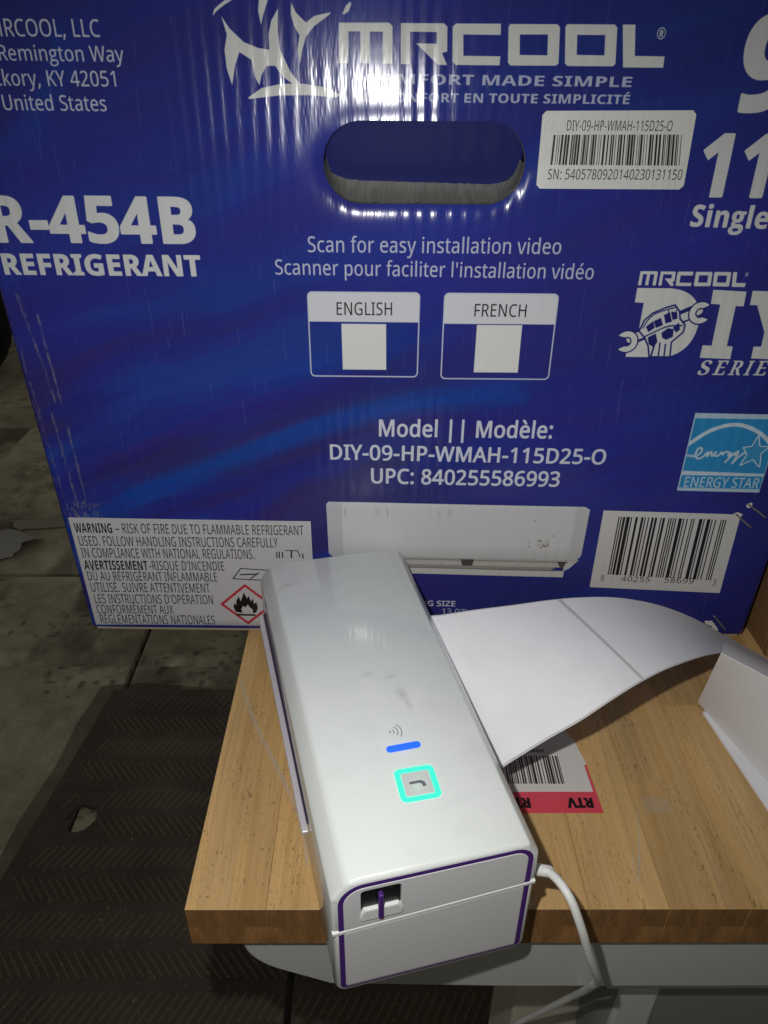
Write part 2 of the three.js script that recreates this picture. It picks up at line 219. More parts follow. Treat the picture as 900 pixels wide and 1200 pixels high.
const FX0 = -265, FTOP = 560, FW = 600, FS = 2048 / FW;      // face canvas: 600 x 600 mm
const faceCanvas = (() => {
  const P = printer2d(2048, 2048, FX0, FTOP, FS), { g } = P;
  // printed blue ground with broad brush-like bands
  const low = pixelCanvas(512, 512, (x, y, o) => {
    const s = FX0 + x / 512 * FW, t = FTOP - y / 512 * FW, ca = 0.94, sa = 0.34;
    const u = s * ca + t * sa, v = -s * sa + t * ca;
    const w = 30 * (fbm(u / 90, v / 60, 12, 3) - 0.5);
    const band = fbm(u / 210, (v + w) / 26, 31, 4), cloud = fbm(s / 120, t / 110, 52, 3), st = vnoise(u / 140, v / 4.5, 61);
    let R = 40, G = 47, B = 127;
    const lo = smooth(330, 150, t) * smooth(90, -60, s);           // the painted sweep is low on the left
    const k = 0.2 + 0.42 * lo;
    const br = smooth(0.52, 0.68, band) * k, pu = smooth(0.5, 0.32, band) * k;
    R += -6 * br + 16 * pu + 12 * (cloud - 0.5) + 8 * (st - 0.5) * k; G += 26 * br - 5 * pu + 8 * (st - 0.5) * k; B += 26 * br - 36 * pu + 26 * (cloud - 0.5) + 10 * (st - 0.5) * k;
    const flashHaze = smooth(-60, -250, s) * smooth(250, 420, t) * 0.28; R = R * (1 - flashHaze) + 44 * flashHaze; G = G * (1 - flashHaze) + 44 * flashHaze; B = B * (1 - flashHaze) + 100 * flashHaze;  // dull haze of the flash at upper left, mixed into the blue
    const rt = smooth(220, 330, s) * 0.3; R = R * (1 - rt) + 30 * rt; G = G * (1 - rt) + 30 * rt; B = B * (1 - rt) + 84 * rt;
    o[0] = clamp(R, 0, 255); o[1] = clamp(G, 0, 255); o[2] = clamp(B, 0, 255);
  });
  g.imageSmoothingEnabled = true; g.drawImage(low, 0, 0, 2048, 2048);
  { const r = rng(55); const sweep = (pts, col, a, wide, n) => { for (let i = 0; i < n; i++) { const o = (r() + r() - 1) * wide, cut = Math.floor(r() * 2); P.curve(pts.slice(cut, pts.length - (r() < 0.3 ? 1 : 0)).map(([x, y]) => [x + (r() - 0.5) * 22, y + o + (r() - 0.5) * 3]), `rgba(${col},${a * (0.5 + r())})`, 2 + r() * 9); } };
    const A = [[-256.8, 103.6], [-191.1, 135.2], [-123, 161.6], [-51.6, 193.5], [21.9, 214.1], [93.4, 224.4]];
    sweep([[-244.4, 352], [-217.5, 376], [-191, 403], [-170, 432.6]], '22,74,160', 0.045, 14, 26);
    sweep([[-113.8, 296], [-98.3, 338.4], [-74.2, 372.4]], '34,62,160', 0.03, 16, 22);
    sweep([[-233.8, 149.5], [-164.5, 182.1], [-112, 206.2], [-62.6, 216.4], [-8.2, 232.8]], '58,30,104', 0.05, 12, 30);
    sweep(A, '20,78,172', 0.055, 11, 34); sweep([[-246.8, 149.3], [-185, 178.5], [-113.4, 205.8], [-38.1, 236], [44.1, 262]], '24,66,168', 0.03, 14, 24);
    sweep([[-39.2, 193.6], [16.1, 200.9], [96.1, 195.1], [191.7, 209.4]], '60,34,110', 0.03, 12, 24); sweep([[91.4, 246], [165.4, 222], [245.8, 235.4]], '54,28,96', 0.03, 12, 20); }
  const W = '#c4c7c6';
  const before = { 'RCOOL, LLC': 'M', 'ickory, KY 42051': 'H', '454B': 'R-' };
  for (const row of PRINT) if (!'ku'.includes(row[6][0]) ) P.text(row, undefined, before[row[0]]);
  // emblem of ice shards and the maker's lettering
  for (const e of [[[-93.2, 441.7], [-92.1, 444.9], [-88.4, 447.6], [-85.4, 449.3], [-81.6, 449.3], [-86.1, 447.0], [-90.6, 444.2]],[[-66.8, 449.9], [-67.7, 444.4], [-66.5, 437.6], [-65.1, 442.0], [-61.6, 449.9]],[[-88.5, 441.9], [-84.3, 435.9], [-76.8, 429.5], [-68.8, 426.7], [-62.6, 425.9], [-62.6, 433.2], [-60.7, 439.7], [-56.5, 445.6], [-57.2, 434.9], [-56.4, 425.9], [-51.2, 415.1], [-45.6, 408.8], [-49.6, 408.6], [-56.2, 413.0], [-59.8, 418.0], [-64.7, 418.0], [-67.9, 413.3], [-69.5, 408.2], [-71.9, 412.5], [-73.2, 420.9], [-79.7, 424.6], [-82.7, 418.3], [-85.3, 408.1], [-87.7, 416.6], [-88.1, 425.7], [-86.1, 433.1]],[[-76.8, 401.9], [-68.4, 406.9], [-56.4, 409.2], [-43.6, 409.2], [-31.9, 407.6], [-22.6, 403.8], [-25.1, 402.3], [-41.9, 403.4], [-58.8, 403.1], [-75.8, 401.2]],[[-49.1, 448.4], [-46.7, 443.7], [-41.3, 439.0], [-36.4, 442.2], [-26.9, 444.0], [-28.8, 442.2], [-36.6, 437.4], [-41.6, 432.2], [-43.8, 426.0], [-45.6, 418.5], [-46.7, 426.0], [-45.2, 432.9], [-48.0, 437.3], [-49.6, 442.9]],[[-20.9, 443.1], [-18.8, 447.0], [-16.4, 449.0], [-15.7, 447.8], [-17.4, 444.3], [-19.8, 442.9]]]) P.poly(e, W);
  const LOGO = [[[-22.9, 439.1], [5.2, 439.2], [7.2, 437.6], [7.4, 419.5], [1.8, 419.4], [1.7, 434.9], [-5.5, 434.9], [-5.6, 419.5], [-11.0, 419.5], [-10.9, 435.0], [-17.5, 435.0], [-17.8, 419.5], [-23.4, 419.5]],[[11.8, 439.1], [35.9, 439.1], [37.9, 437.5], [38.3, 425.6], [35.4, 424.9], [38.6, 419.0], [33.3, 419.0], [20.5, 429.5], [32.2, 429.4], [32.0, 434.9], [17.1, 435.0], [17.5, 419.3], [12.1, 419.3]],[[42.5, 439.0], [67.7, 439.1], [68.0, 433.7], [47.0, 433.8], [47.6, 423.6], [68.6, 423.5], [68.5, 419.0], [43.4, 419.1], [41.5, 420.6], [40.8, 437.5]],[[72.8, 438.9], [99.2, 439.0], [100.8, 437.7], [102.0, 420.1], [100.5, 419.1], [74.7, 418.9], [73.1, 420.3], [72.0, 437.5]],[[104.6, 439.1], [131.2, 439.1], [132.8, 437.7], [134.4, 420.2], [133.2, 418.9], [107.2, 418.9], [105.6, 420.3], [103.8, 437.7]],[[135.6, 439.1], [142.7, 439.1], [144.8, 424.1], [161.7, 424.0], [161.9, 418.4], [139.0, 418.4]]], HOLES = [[[78.7, 434.0], [94.4, 434.1], [95.2, 424.1], [79.5, 424.2]],[[110.9, 434.0], [126.6, 434.0], [127.5, 424.3], [111.8, 424.4]]];
  const word = (f, ink) => { g.beginPath(); for (const l of [...LOGO, ...HOLES]) { l.forEach((q, i) => { const [x, y] = f(q); i ? g.lineTo(P.X(x), P.Y(y)) : g.moveTo(P.X(x), P.Y(y)); }); g.closePath(); } g.fillStyle = ink; g.fill('evenodd'); g.lineWidth = 0; };
  word((q) => q, W);
  P.text(['®', 155.2, 432.4, 160.6, 432.4, 5.4, 'r'], W);
  // right-hand block
  P.text(['9', 205.0, 397.6, 240, 397.6, 46.5, 'b']); P.text(['115', 192.5, 350.8, 266, 350.4, 34, 'b']);
  word(([x, y]) => [168.9 + (x + 23) * 69.5 / 185, 296 + (y - 418.8) * 9.3 / 20.3], W);
  P.text(['®', 236.5, 302.6, 238.7, 302.6, 2.2, 'r'], W);
  const D_ = [[168.7, 294.6], [193.4, 294.2], [204.1, 290.8], [210.1, 283.8], [213.4, 272.4], [212.5, 262.6], [207.3, 252.5], [199.7, 247.9], [168.9, 248.0], [170.4, 254.0], [175.5, 254.1], [174.0, 284.7], [169.1, 285.2]], N = '#23266a';
  g.beginPath(); g.moveTo(P.X(168.7), P.Y(294.6)); g.lineTo(P.X(190), P.Y(294.6)); g.bezierCurveTo(P.X(206), P.Y(294), P.X(213.6), P.Y(284), P.X(213.6), P.Y(271)); g.bezierCurveTo(P.X(213.6), P.Y(258), P.X(206), P.Y(248.4), P.X(193), P.Y(248)); g.lineTo(P.X(168.9), P.Y(248)); g.lineTo(P.X(168.9), P.Y(254)); g.lineTo(P.X(174.6), P.Y(254.1)); g.lineTo(P.X(174.6), P.Y(284.9)); g.lineTo(P.X(168.7), P.Y(285.2)); g.closePath(); g.fillStyle = W; g.fill();
  P.poly([[218.3, 293.9], [240.2, 292.9], [240.7, 283.2], [235.5, 283.4], [236.0, 256.5], [240.1, 255.9], [240.4, 247.1], [219.4, 247.9], [219.5, 256.8], [225.6, 256.4], [225.0, 284.3], [218.7, 284.7]], W); P.poly([[244.0, 293.5], [261.1, 293.1], [262.3, 284.3], [259.3, 284.2], [264.1, 275.3], [269.5, 284.0], [266.5, 284.2], [265.8, 292.9], [281.2, 292.3], [282.0, 283.6], [277.9, 283.6], [269.2, 265.6], [269.3, 256.2], [274.8, 256.0], [275.5, 247.0], [254.4, 247.8], [254.1, 256.1], [259.2, 256.1], [258.8, 266.1], [249.3, 284.1], [244.6, 284.1]], W);
  P.line([[171, 261], [212, 281]], N, 9); 
  { const jaw = (cx, cy, ang) => { g.save(); g.translate(P.X(cx), P.Y(cy)); g.rotate(ang); const e = FS; g.beginPath(); g.arc(0, 0, 7.6 * e, 0.62, Math.PI * 2 - 0.62); g.lineTo(1.2 * e, -2.6 * e); g.arc(0, 0, 2.9 * e, -1.1, 1.1, true); g.closePath(); g.fillStyle = W; g.fill(); g.lineWidth = 0.9 * e; g.strokeStyle = N; g.stroke(); g.restore(); };
    P.line([[170, 260.5], [212, 280]], W, 5.2); jaw(167.8, 258.6, Math.PI - 0.1); jaw(213.2, 278.6, -0.1); }
  P.poly([[174.9, 265.9], [177.2, 273.3], [181.7, 278.1], [189.3, 281.8], [195.5, 283.7], [199.3, 279.5], [200.6, 274.7], [204.8, 270.5], [204.6, 265.6], [198.1, 258.7], [199.0, 248.3], [184.9, 248.2], [182.8, 256.0], [179.4, 261.6]], W); P.line([[174.9, 265.9], [177.2, 273.3], [181.7, 278.1], [189.3, 281.8], [195.5, 283.7], [199.3, 279.5], [200.6, 274.7], [204.8, 270.5], [204.6, 265.6], [198.1, 258.7], [199.0, 248.3], [184.9, 248.2], [182.8, 256.0], [179.4, 261.6]], N, 1.1, true);
  for (const k of [[[179.2, 269.0], [183.0, 272.4], [184.7, 268.5], [181.4, 265.7]],[[183.7, 272.7], [187.7, 274.8], [189.8, 270.3], [185.9, 268.5]],[[189.7, 277.0], [193.0, 278.5], [195.3, 272.8], [191.7, 271.6]],[[194.0, 279.2], [197.7, 278.5], [198.5, 274.7], [195.9, 274.1]],[[181.8, 261.6], [186.2, 264.2], [188.4, 258.6], [186.2, 255.4], [183.2, 257.3]],[[190.3, 264.8], [193.9, 267.9], [197.6, 267.4], [198.0, 262.4], [194.1, 260.5], [191.5, 261.7]],[[197.4, 268.6], [200.3, 271.7], [201.8, 267.4], [199.8, 265.5]]]) { P.poly(k, N); P.line(k, N, 0.5, true); }
  P.line([[186, 248.5], [187, 257]], N, 1.2); P.line([[191, 248.5], [190.5, 258]], N, 1); P.line([[195, 248.5], [194.3, 257]], N, 1);
  P.curve([[177, 268], [180, 276], [188, 280], [196, 282]], N, 0.8); P.curve([[179, 262], [186, 266], [194, 270], [203, 270]], N, 0.9); P.line([[192, 280], [193, 275]], N, 0.7); P.line([[197, 280.5], [197.5, 276]], N, 0.7);
  { let x = 219.5; for (const ch of 'SERIES') { const w = ch === 'I' ? 4.6 : 8.6; g.font = 'bold 100px serif'; const tw = g.measureText(ch).width; g.save(); g.setTransform(w / tw * FS, 0, -0.03 * FS, 10.2 / 70 * FS, P.X(x), P.Y(235.6)); g.fillStyle = W; g.fillText(ch, 0, 0); g.restore(); x += w + 2.1; } }
  // efficiency mark
  P.poly([[225.3, 207.3], [288.0, 206.6], [287.2, 142.9], [225.2, 143.9]], '#a9c0d2'); P.poly([[226.2, 203.2], [287.0, 202.9], [286.8, 158.9], [226.1, 160.9]], '#2f86bd'); P.poly([[226.3, 157.2], [286.4, 157.0], [287.0, 145.8], [226.2, 146.6]], '#2f86bd'); P.poly([[225.6, 160.2], [287, 158.6], [286.8, 156.6], [226, 157.4]], '#bccbd8');
  g.save(); P.path([[226.2, 203.2], [287.0, 202.9], [286.8, 158.9], [226.1, 160.9]]); g.clip(); P.curve([[221, 178], [234.4, 191.2], [245.4, 196.9], [256.4, 199.2], [268.5, 196], [280, 189], [288, 180]], '#b9cbd9', 3.0); g.restore();
  P.curve([[227.5, 173.3], [231.9, 172.4], [235.6, 174.3], [237.1, 179.0], [233.9, 180.3], [232.3, 176.1], [233.9, 170.6], [237.9, 171.6], [239.8, 174.4], [241.2, 177.2], [241.2, 171.6], [242.4, 175.8], [244.1, 177.2], [244.4, 172.6], [246.4, 174.4], [247.4, 177.2], [246.2, 175.4], [247.7, 172.6], [250.2, 174.5], [251.6, 177.3], [252.0, 173.6], [254.1, 177.3], [256.8, 176.4], [256.4, 172.7], [258.2, 177.4], [257.9, 171.8], [254.8, 167.1], [257.9, 171.8], [261.5, 177.4], [261.0, 172.7], [263.5, 179.3], [262.9, 171.8], [260.2, 165.7], [264.3, 172.8], [268.4, 176.5]], '#b8c8d6', 1.5); P.line([[226.6, 173.4], [234, 173.6]], '#9db7cc', 1.6); P.line([[274.6, 189.4], [277.5, 181.3], [284.2, 180.9], [279.8, 175.7], [281.7, 165.0], [275.6, 171.0], [267.6, 166.3], [270.5, 174.7], [266.6, 180.2], [272.2, 181.2]], '#cbd6de', 1.5, true); P.poly([[274.6, 189.4], [277.5, 181.3], [284.2, 180.9], [279.8, 175.7], [281.7, 165.0], [275.6, 171.0], [267.6, 166.3], [270.5, 174.7], [266.6, 180.2], [272.2, 181.2]], '#3d8fc0');
  P.text(['ENERGY STAR', 228.6, 147.2, 285.4, 146.6, 8.6, 'r'], '#b8c9d8');
  // scan panels: white squares stand where codes were
  const panel = (x0, x1, y0, yh, y1, name) => { const r = 3 * FS; const rr = (a, b, c, d) => { g.beginPath(); g.roundRect(P.X(a), P.Y(b), P.X(c) - P.X(a), P.Y(d) - P.Y(b), r); }; g.save(); rr(x0, y1, x1, y0); g.clip(); g.fillStyle = '#c6c9cf'; g.fillRect(P.X(x0), P.Y(y1), P.X(x1) - P.X(x0), (y1 - yh) * FS); g.restore(); rr(x0, y1, x1, y0); g.strokeStyle = '#b9bdcb'; g.lineWidth = 0.9 * FS; g.stroke(); };
  panel(-47, 26.8, 232.2, 270.5, 290.2); panel(43.3, 118, 231.2, 269.8, 290);
  for (const row of PRINT) if (row[0] === 'ENGLISH' || row[0] === 'FRENCH') P.text(row);
  P.poly([[-25.2, 269.2], [4.9, 269.2], [5.2, 237.1], [-24.9, 237.1]], '#cfd0cf'); P.poly([[65.8, 269.2], [96.2, 269.2], [96.4, 235.9], [65.8, 235.9]], '#cfd0cf');
  // picture of the wall unit
  g.save(); const grd = g.createLinearGradient(0, P.Y(131), 0, P.Y(80)); grd.addColorStop(0, '#c9cbcd'); grd.addColorStop(0.12, '#bfc2c7'); grd.addColorStop(0.75, '#c7c9cc'); grd.addColorStop(1, '#b4b6b8');
  P.path([[-38, 131], [158, 128.9], [162.3, 126.5], [161.4, 84], [154, 73], [-30, 74], [-39.4, 84], [-40, 129]]); g.fillStyle = grd; g.fill();
  P.poly([[-36, 131], [-28, 131], [-28, 82], [-39, 82], [-39.6, 129]], 'rgba(150,152,158,.35)'); P.poly([[152, 129], [162.3, 126.5], [161.4, 84], [151, 80]], 'rgba(170,172,176,.5)');
  P.poly([[-32, 80.6], [150.5, 78.2], [139, 69.5], [-30, 72]], '#8e8c86'); P.poly([[-31, 79], [150, 76.6], [149.6, 72.2], [-31, 75]], '#b0b0ac');
  P.poly([[-30.5, 71.5], [149.8, 68.6], [149.6, 62.6], [-30, 66]], '#bebebb'); P.line([[-30.5, 71.7], [149.6, 68.8]], '#77756f', 0.8);
  P.poly([[66, 79.4], [76.5, 79.3], [75.5, 73], [67.5, 73.2]], '#4b4843'); P.poly([[16, 80], [21, 80], [23, 72], [18, 72]], '#5a5852'); P.poly([[143, 78], [152, 77.6], [147, 70.4]], '#4b4944'); P.poly([[150, 76.4], [160.6, 80], [153.4, 71.2], [148.4, 68.4]], '#b7bcbf');
  for (const x of [50, 93, 112]) P.line([[x, 75.5], [x + 1, 71]], '#8f8d88', 0.5); P.line([[-38, 81.4], [160, 79]], '#9a9b9c', 0.6);
  { const r = rng(31); for (let i = 0; i < 26; i++) { const x = 126 + r() * 8, y = 90 + r() * 8; P.line([[x, y], [x + r() * 4 - 2, y + r() * 3 - 1.5]], `rgba(88,84,78,${0.25 + 0.4 * r()})`, 0.3 + r() * 0.8); } for (const [x, y] of [[119, 97], [119, 93], [137, 103], [121, 117]]) P.line([[x, y], [x + 0.4, y - 1.5]], 'rgba(95,92,86,.6)', 0.8); for (let i = 0; i < 12; i++) { const x = [-27, -1, 6, 46, 54, -2][i % 6] + r() * 3; P.line([[x, 127 - r() * 4], [x, 116 + r() * 6]], `rgba(100,100,104,${0.15 + 0.3 * r()})`, 0.4 + r() * 0.4); } }
  g.restore();
  // handling wear: rubbed edges, drag scratches down the flutes, creased tape at the left
  { const r = rng(8);
    for (let i = 0; i < 420; i++) { const s = -240 + r() * 550, t = 30 + r() * 420, L = 3 + r() * r() * 26; P.line([[s, t], [s + (r() - 0.5) * 1.2, t - L]], `rgba(158,160,195,${0.04 + 0.13 * r()})`, 0.25 + r() * 0.5); }
    for (let i = 0; i < 700; i++) { const t = r() * 555, sd = r() < 0.6, s = sd ? CX0(t / 1000) * 1000 + r() * r() * 7 : CX1(t / 1000) * 1000 - r() * r() * 5; P.line([[s, t], [s + r() - 0.5, t - 1 - r() * 7]], `rgba(128,122,116,${0.08 + 0.22 * r()})`, 0.4 + r() * 1.0); }
    for (let i = 0; i < 260; i++) { const s = -245 + r() * 550, t = CB * 1000 + r() * r() * 5; P.line([[s, t], [s + 2 + r() * 6, t + (r() - 0.5)]], `rgba(120,120,150,${0.06 + 0.18 * r()})`, 0.4 + r() * 0.6); }
    for (const [xa, ya, xb, yb] of [[-239.5, 290, -230.3, 214], [-228.8, 277, -226.5, 214], [-234.8, 203, -231.6, 128], [-225.6, 196, -224.4, 125], [-246, 250, -240, 120]]) for (let i = 0; i < 60; i++) { const f = r(), x = xa + (xb - xa) * f + (r() - 0.5) * 1.6, y = ya + (yb - ya) * f; P.line([[x, y], [x + (r() - 0.5) * 0.8, y - 2 - r() * 5]], `rgba(${118 + 30 * r()},${114 + 24 * r()},${124 + 10 * r()},${0.08 + 0.2 * r()})`, 0.4 + r() * 0.9); }
    for (let i = 0; i < 70; i++) { const s = -240 + r() * 26, t = 116 + r() * 14; P.line([[s, t], [s + (r() - 0.5) * 3, t - r() * 6]], `rgba(150,140,125,${0.1 + 0.28 * r()})`, 0.5 + r()); } }
  return P.c;
})();
const fluteBump = tex(pixelCanvas(2048, 1024, (x, y, o) => {
  const s = FX0 + x / 2048 * FW, t = FTOP - y / 1024 * FW;
  const ph = s / 8.6 + 0.22 * (fbm(s / 30, t / 160, 91, 2) - 0.5) * 4, fl = Math.sin(ph * Math.PI * 2), am = 0.25 + 1.3 * smooth(0.25, 0.8, fbm(s / 35, t / 70, 93, 2));
  const cr = Math.exp(-Math.pow((s + 229.5 + (290 - t) * -0.03) / 1.1, 2)) + Math.exp(-Math.pow((s + 238.5 - (290 - t) * 0.09) / 1.1, 2)) * smooth(205, 225, t);
  o[0] = o[1] = o[2] = 255 * clamp(0.5 + 0.22 * fl * am + 0.14 * (fbm(s / 3.6, t / 26, 95, 3) - 0.5) + 0.08 * (vnoise(s / 0.9, t / 5, 97) - 0.5) + 0.25 * cr * (t > 100 ? 1 : 0)); }), false);
const faceMat = phys({ map: tex(faceCanvas), bumpMap: fluteBump, bumpScale: 0.0004, roughness: 0.17, specularIntensity: 0.45 });
const carton = thing('carton', 'tall blue printed appliance carton with an oval hand hole, standing behind the printer', 'carton', [0, 0, -0.5], -0.88 * D2R);
{
  const nx = 300, ny = 430, P = [], UV = [], idx = [];
  const inside = [];
  for (let j = 0; j <= ny; j++) for (let i = 0; i <= nx; i++) {
    let t = CB + (CH - CB) * j / ny; const e = i / nx, q = e < 0.02 ? e * e / 0.04 + 0 : 0; let s = CX0(t) + (CX1(t) - CX0(t)) * e; let inn = slotDist(s, t) < 0;
    inside.push(inn);
    if (inn) { const cx = clamp(s, SLOT.x - SLOT.hw + SLOT.r, SLOT.x + SLOT.hw - SLOT.r), dx = s - cx, dy = t - SLOT.y, l = Math.hypot(dx, dy) || 1; s = cx + dx / l * SLOT.r; t = SLOT.y + dy / l * SLOT.r; }
    P.push(s, t, relief(s, t)); UV.push((s * 1000 - FX0) / FW, 1 - (FTOP - t * 1000) / FW);
  }
  for (let j = 0; j < ny; j++) for (let i = 0; i < nx; i++) { const a = j * (nx + 1) + i, b = a + 1, c = a + nx + 1, d = c + 1; for (const f of [[a, b, c], [b, d, c]]) if (!f.every((k) => inside[k])) idx.push(...f); }
  const g = new THREE.BufferGeometry(); g.setAttribute('position', new THREE.Float32BufferAttribute(P, 3)); g.setAttribute('uv', new THREE.Float32BufferAttribute(UV, 2)); g.setIndex(idx); g.computeVertexNormals();
  part(carton, 'front_panel', g, faceMat, 'deep blue front panel printed with white lettering');
  const plain = phys({ color: new THREE.Color(0.02, 0.026, 0.2), roughness: 0.4, bumpMap: fluteBump, bumpScale: 0.0004 }), kraft = std({ color: new THREE.Color(0.33, 0.24, 0.14), roughness: 0.9 });
  const r = 0.005, zb = -CDEP;
  part(carton, 'side_panel', gridGeo(30, 30, (u, v) => { const t = CB + (CH - CB) * v; return [CX0(t) + 0.003 * Math.sin(u * 3.14), t, zb + (-r - zb) * u]; }), plain);
  part(carton, 'side_panel_001', gridGeo(30, 30, (u, v) => { const t = CB + (CH - CB) * v; return [CX1(t) - 0.003 * Math.sin(u * 3.14), t, -r + (zb + r) * u]; }), plain);
  part(carton, 'back_panel', gridGeo(2, 2, (u, v) => { const t = CB + (CH - CB) * v; return [CX1(t) + (CX0(t) - CX1(t)) * u, t, zb]; }), plain);
  part(carton, 'bottom_flap', new RoundedBoxGeometry(0.548, CB - 0.0004, CDEP - 0.006, 1, 0.0006).translate(0.033, CB / 2 + 0.0004, zb / 2 - 0.0005), std({ color: new THREE.Color(0.42, 0.35, 0.25), roughness: 0.9 }), 'pale bare cardboard bottom flap showing under the blue face');
  for (const k of [0, 1]) part(carton, k ? 'top_flap_001' : 'top_flap', new RoundedBoxGeometry(0.57, 0.004, CDEP / 2 - 0.003, 1, 0.001).translate(0.034, CH - 0.001, zb * (k ? 0.25 : 0.75)), plain);
  part(carton, 'packing_tape', new RoundedBoxGeometry(0.57, 0.0005, 0.05, 1, 0.0002).translate(0.034, CH + 0.0013, zb / 2), phys({ color: new THREE.Color(0.4, 0.36, 0.28), roughness: 0.25, transmission: 0.4, thickness: 0 }));
  // hand hole: board edge, pushed-in flap, paper pulp lining below it
  const ringPt = (a, inset = 0) => { const c = Math.cos(a), s = Math.sin(a), R = SLOT.r - inset; return [SLOT.x + Math.sign(c) * (SLOT.hw - SLOT.r) * smooth(0, 0.02, Math.abs(c)) + c * R, SLOT.y + s * R]; };
  const edgeBump = tex(pixelCanvas(1024, 64, (x, y, o) => { o[0] = o[1] = o[2] = 255 * clamp(0.5 + 0.1 * Math.sin(x * 0.5) * vnoise(x / 9, y / 30, 3) + 0.4 * (fbm(x / 6, y / 14, 6, 3) - 0.5)); }), false);
  const edgeMap = tex(pixelCanvas(1024, 64, (x, y, o) => { const v = 0.85 + 0.2 * (fbm(x / 9, y / 25, 14, 3) - 0.5) + 0.07 * (vnoise(x / 2.2, y / 40, 7) - 0.5); const e = 0.72 + 0.4 * smooth(64, 24, y) ; o[0] = 150 * v * e; o[1] = 152 * v * e; o[2] = 146 * v * e; }));
  const pulp = std({ map: edgeMap, bumpMap: edgeBump, bumpScale: 0.001, roughness: 0.75 });
  part(carton, 'hand_hole_edge', gridGeo(240, 3, (u, v) => { const a = u * 2, low = a < 1, f = low ? a : 2 - a, x = SLOT.x + SLOT.hw * Math.sin((f - 0.5) * Math.PI), dx = Math.max(Math.abs(x - SLOT.x) - (SLOT.hw - SLOT.r), 0), y = SLOT.y + (low ? -1 : 1) * Math.sqrt(Math.max(SLOT.r * SLOT.r - dx * dx, 0)); return [x, y, relief(x, y) - 0.006 * v + 0.0001]; }), pulp, 'grey cut board edge around the hand hole');
  part(carton, 'hand_hole_lining', gridGeo(160, 8, (u, v) => { const x = SLOT.x + SLOT.hw * Math.sin((u - 0.5) * Math.PI), dx = Math.max(Math.abs(x - SLOT.x) - (SLOT.hw - SLOT.r), 0), y = SLOT.y - Math.sqrt(Math.max(SLOT.r * SLOT.r - dx * dx, 0)); const tgt = SLOT.y - 0.0098 - 0.0022 * ((x - SLOT.x) / SLOT.hw), k = v; return [x + (SLOT.x - x) * 0.05 * k, y + (Math.max(tgt, y + 0.001) - y) * Math.pow(k, 0.8) + 0.0012 * Math.sin(k * 3.1) + 0.0007 * (vnoise(u * 60, v * 3, 4) - 0.5), relief(x, y) - 0.006 - 0.026 * k]; }), pulp, 'rough grey lining under the pushed-in flap');
  const flapS = rrect(-0.062, -0.0435, 0.062, 0, [0.02, 0.02, 0.02, 0.02]);
  const fl = part(carton, 'hand_hole_flap', extrude(flapS, 0.004, 0.0006, 2), plain.clone(), 'blue hand hole flap pushed inwards'); fl.material.color.setRGB(0.013, 0.017, 0.125); fl.position.set(SLOT.x, SLOT.y + 0.027, -0.0135); fl.rotation.x = 0.36;  // carton blue darkened here, putting the shade inside the hole into colour
  // labels stuck on the face follow its relief
  const patch = (nx, ny, c, lift, round = 0) => sheetGeo(nx, ny, (u, v) => { if (round) { const ew = Math.min(u, 1 - u) * 90, eh = Math.min(v, 1 - v) * 42; const cutu = eh < round ? (round - Math.sqrt(Math.max(round * round - (round - eh) ** 2, 0))) / 90 : 0; u = cutu + u * (1 - 2 * cutu); } const x = (c[0][0] * (1 - u) + c[1][0] * u) * (1 - v) + (c[3][0] * (1 - u) + c[2][0] * u) * v, y = (c[0][1] * (1 - u) + c[1][1] * u) * (1 - v) + (c[3][1] * (1 - u) + c[2][1] * u) * v; return [x / 1000, y / 1000, relief(x / 1000, y / 1000) + lift]; }, 0.00022);
  const sticker = (name, label, c, draw, paper, round = 0) => {                // c: bottom left, bottom right, top right, top left in millimetres
    const xs = c.map((p) => p[0]), ys = c.map((p) => p[1]), x0 = Math.min(...xs) - 1, x1 = Math.max(...xs) + 1, y0 = Math.min(...ys) - 1, y1 = Math.max(...ys) + 1, sc = 1000 / (x1 - x0);
    const P = printer2d(1000, Math.ceil((y1 - y0) * sc), x0, y1, sc); P.g.fillStyle = paper; P.g.fillRect(0, 0, 1000, 2000);
    const r = rng(name.length * 7); for (let i = 0; i < 240; i++) { const s = x0 + r() * (x1 - x0), t = y0 + r() * (y1 - y0); P.line([[s, t], [s + (r() - 0.5) * 2, t - r() * 8]], `rgba(90,86,80,${0.02 + 0.05 * r()})`, 0.3 + r() * 0.8); }
    draw(P); for (let i = 0; i < 50; i++) { const s = x0 + r() * (x1 - x0), t = y0 + r() * (y1 - y0); P.line([[s, t], [s + (r() - 0.5), t - r() * 6]], 'rgba(205,204,204,.35)', 0.2 + r() * 0.35); }
    const g = patch(24, 20, c, 0.00035, round), p = g.attributes.position, uv = g.attributes.uv; for (let i = 0; i < p.count; i++) uv.setXY(i, (p.getX(i) * 1000 - x0) / (x1 - x0), 1 - (y1 - p.getY(i) * 1000) / (Math.ceil((y1 - y0) * sc) / sc));
    part(carton, name, g, phys({ map: tex(P.c), roughness: 0.42, bumpMap: fluteBump, bumpScale: 0.0001 }), label);
  };
  const find = (a) => PRINT.filter((r) => a.some((k) => r[0].startsWith(k)));
  sticker('serial_label', 'white serial number label with a fine barcode beside the hand hole', [[96.2, 354.2], [185.9, 354.4], [185.4, 397.2], [95.6, 396.3]], (P) => { P.text(PRINT[8]); P.text(PRINT[9]); bars(P, randomBars(190, 5), [[103.4, 383.8], [179.4, 384.5], [181.4, 367.7], [103.3, 367.6]]); }, '#d0d2cf', 2.2);
  sticker('product_code_label', 'white product barcode label at the lower right of the carton', [[172.6, 53.4], [279.4, 48.8], [278.3, 123.6], [172.7, 126]], (P) => { bars(P, upcBars('840255586993'), [[185.1, 120.8], [268.5, 118.8], [269.4, 61.4], [185.2, 66.2]]); for (const r of PRINT) if (r[6] === 'u') P.text(r); }, '#c6c6c6');
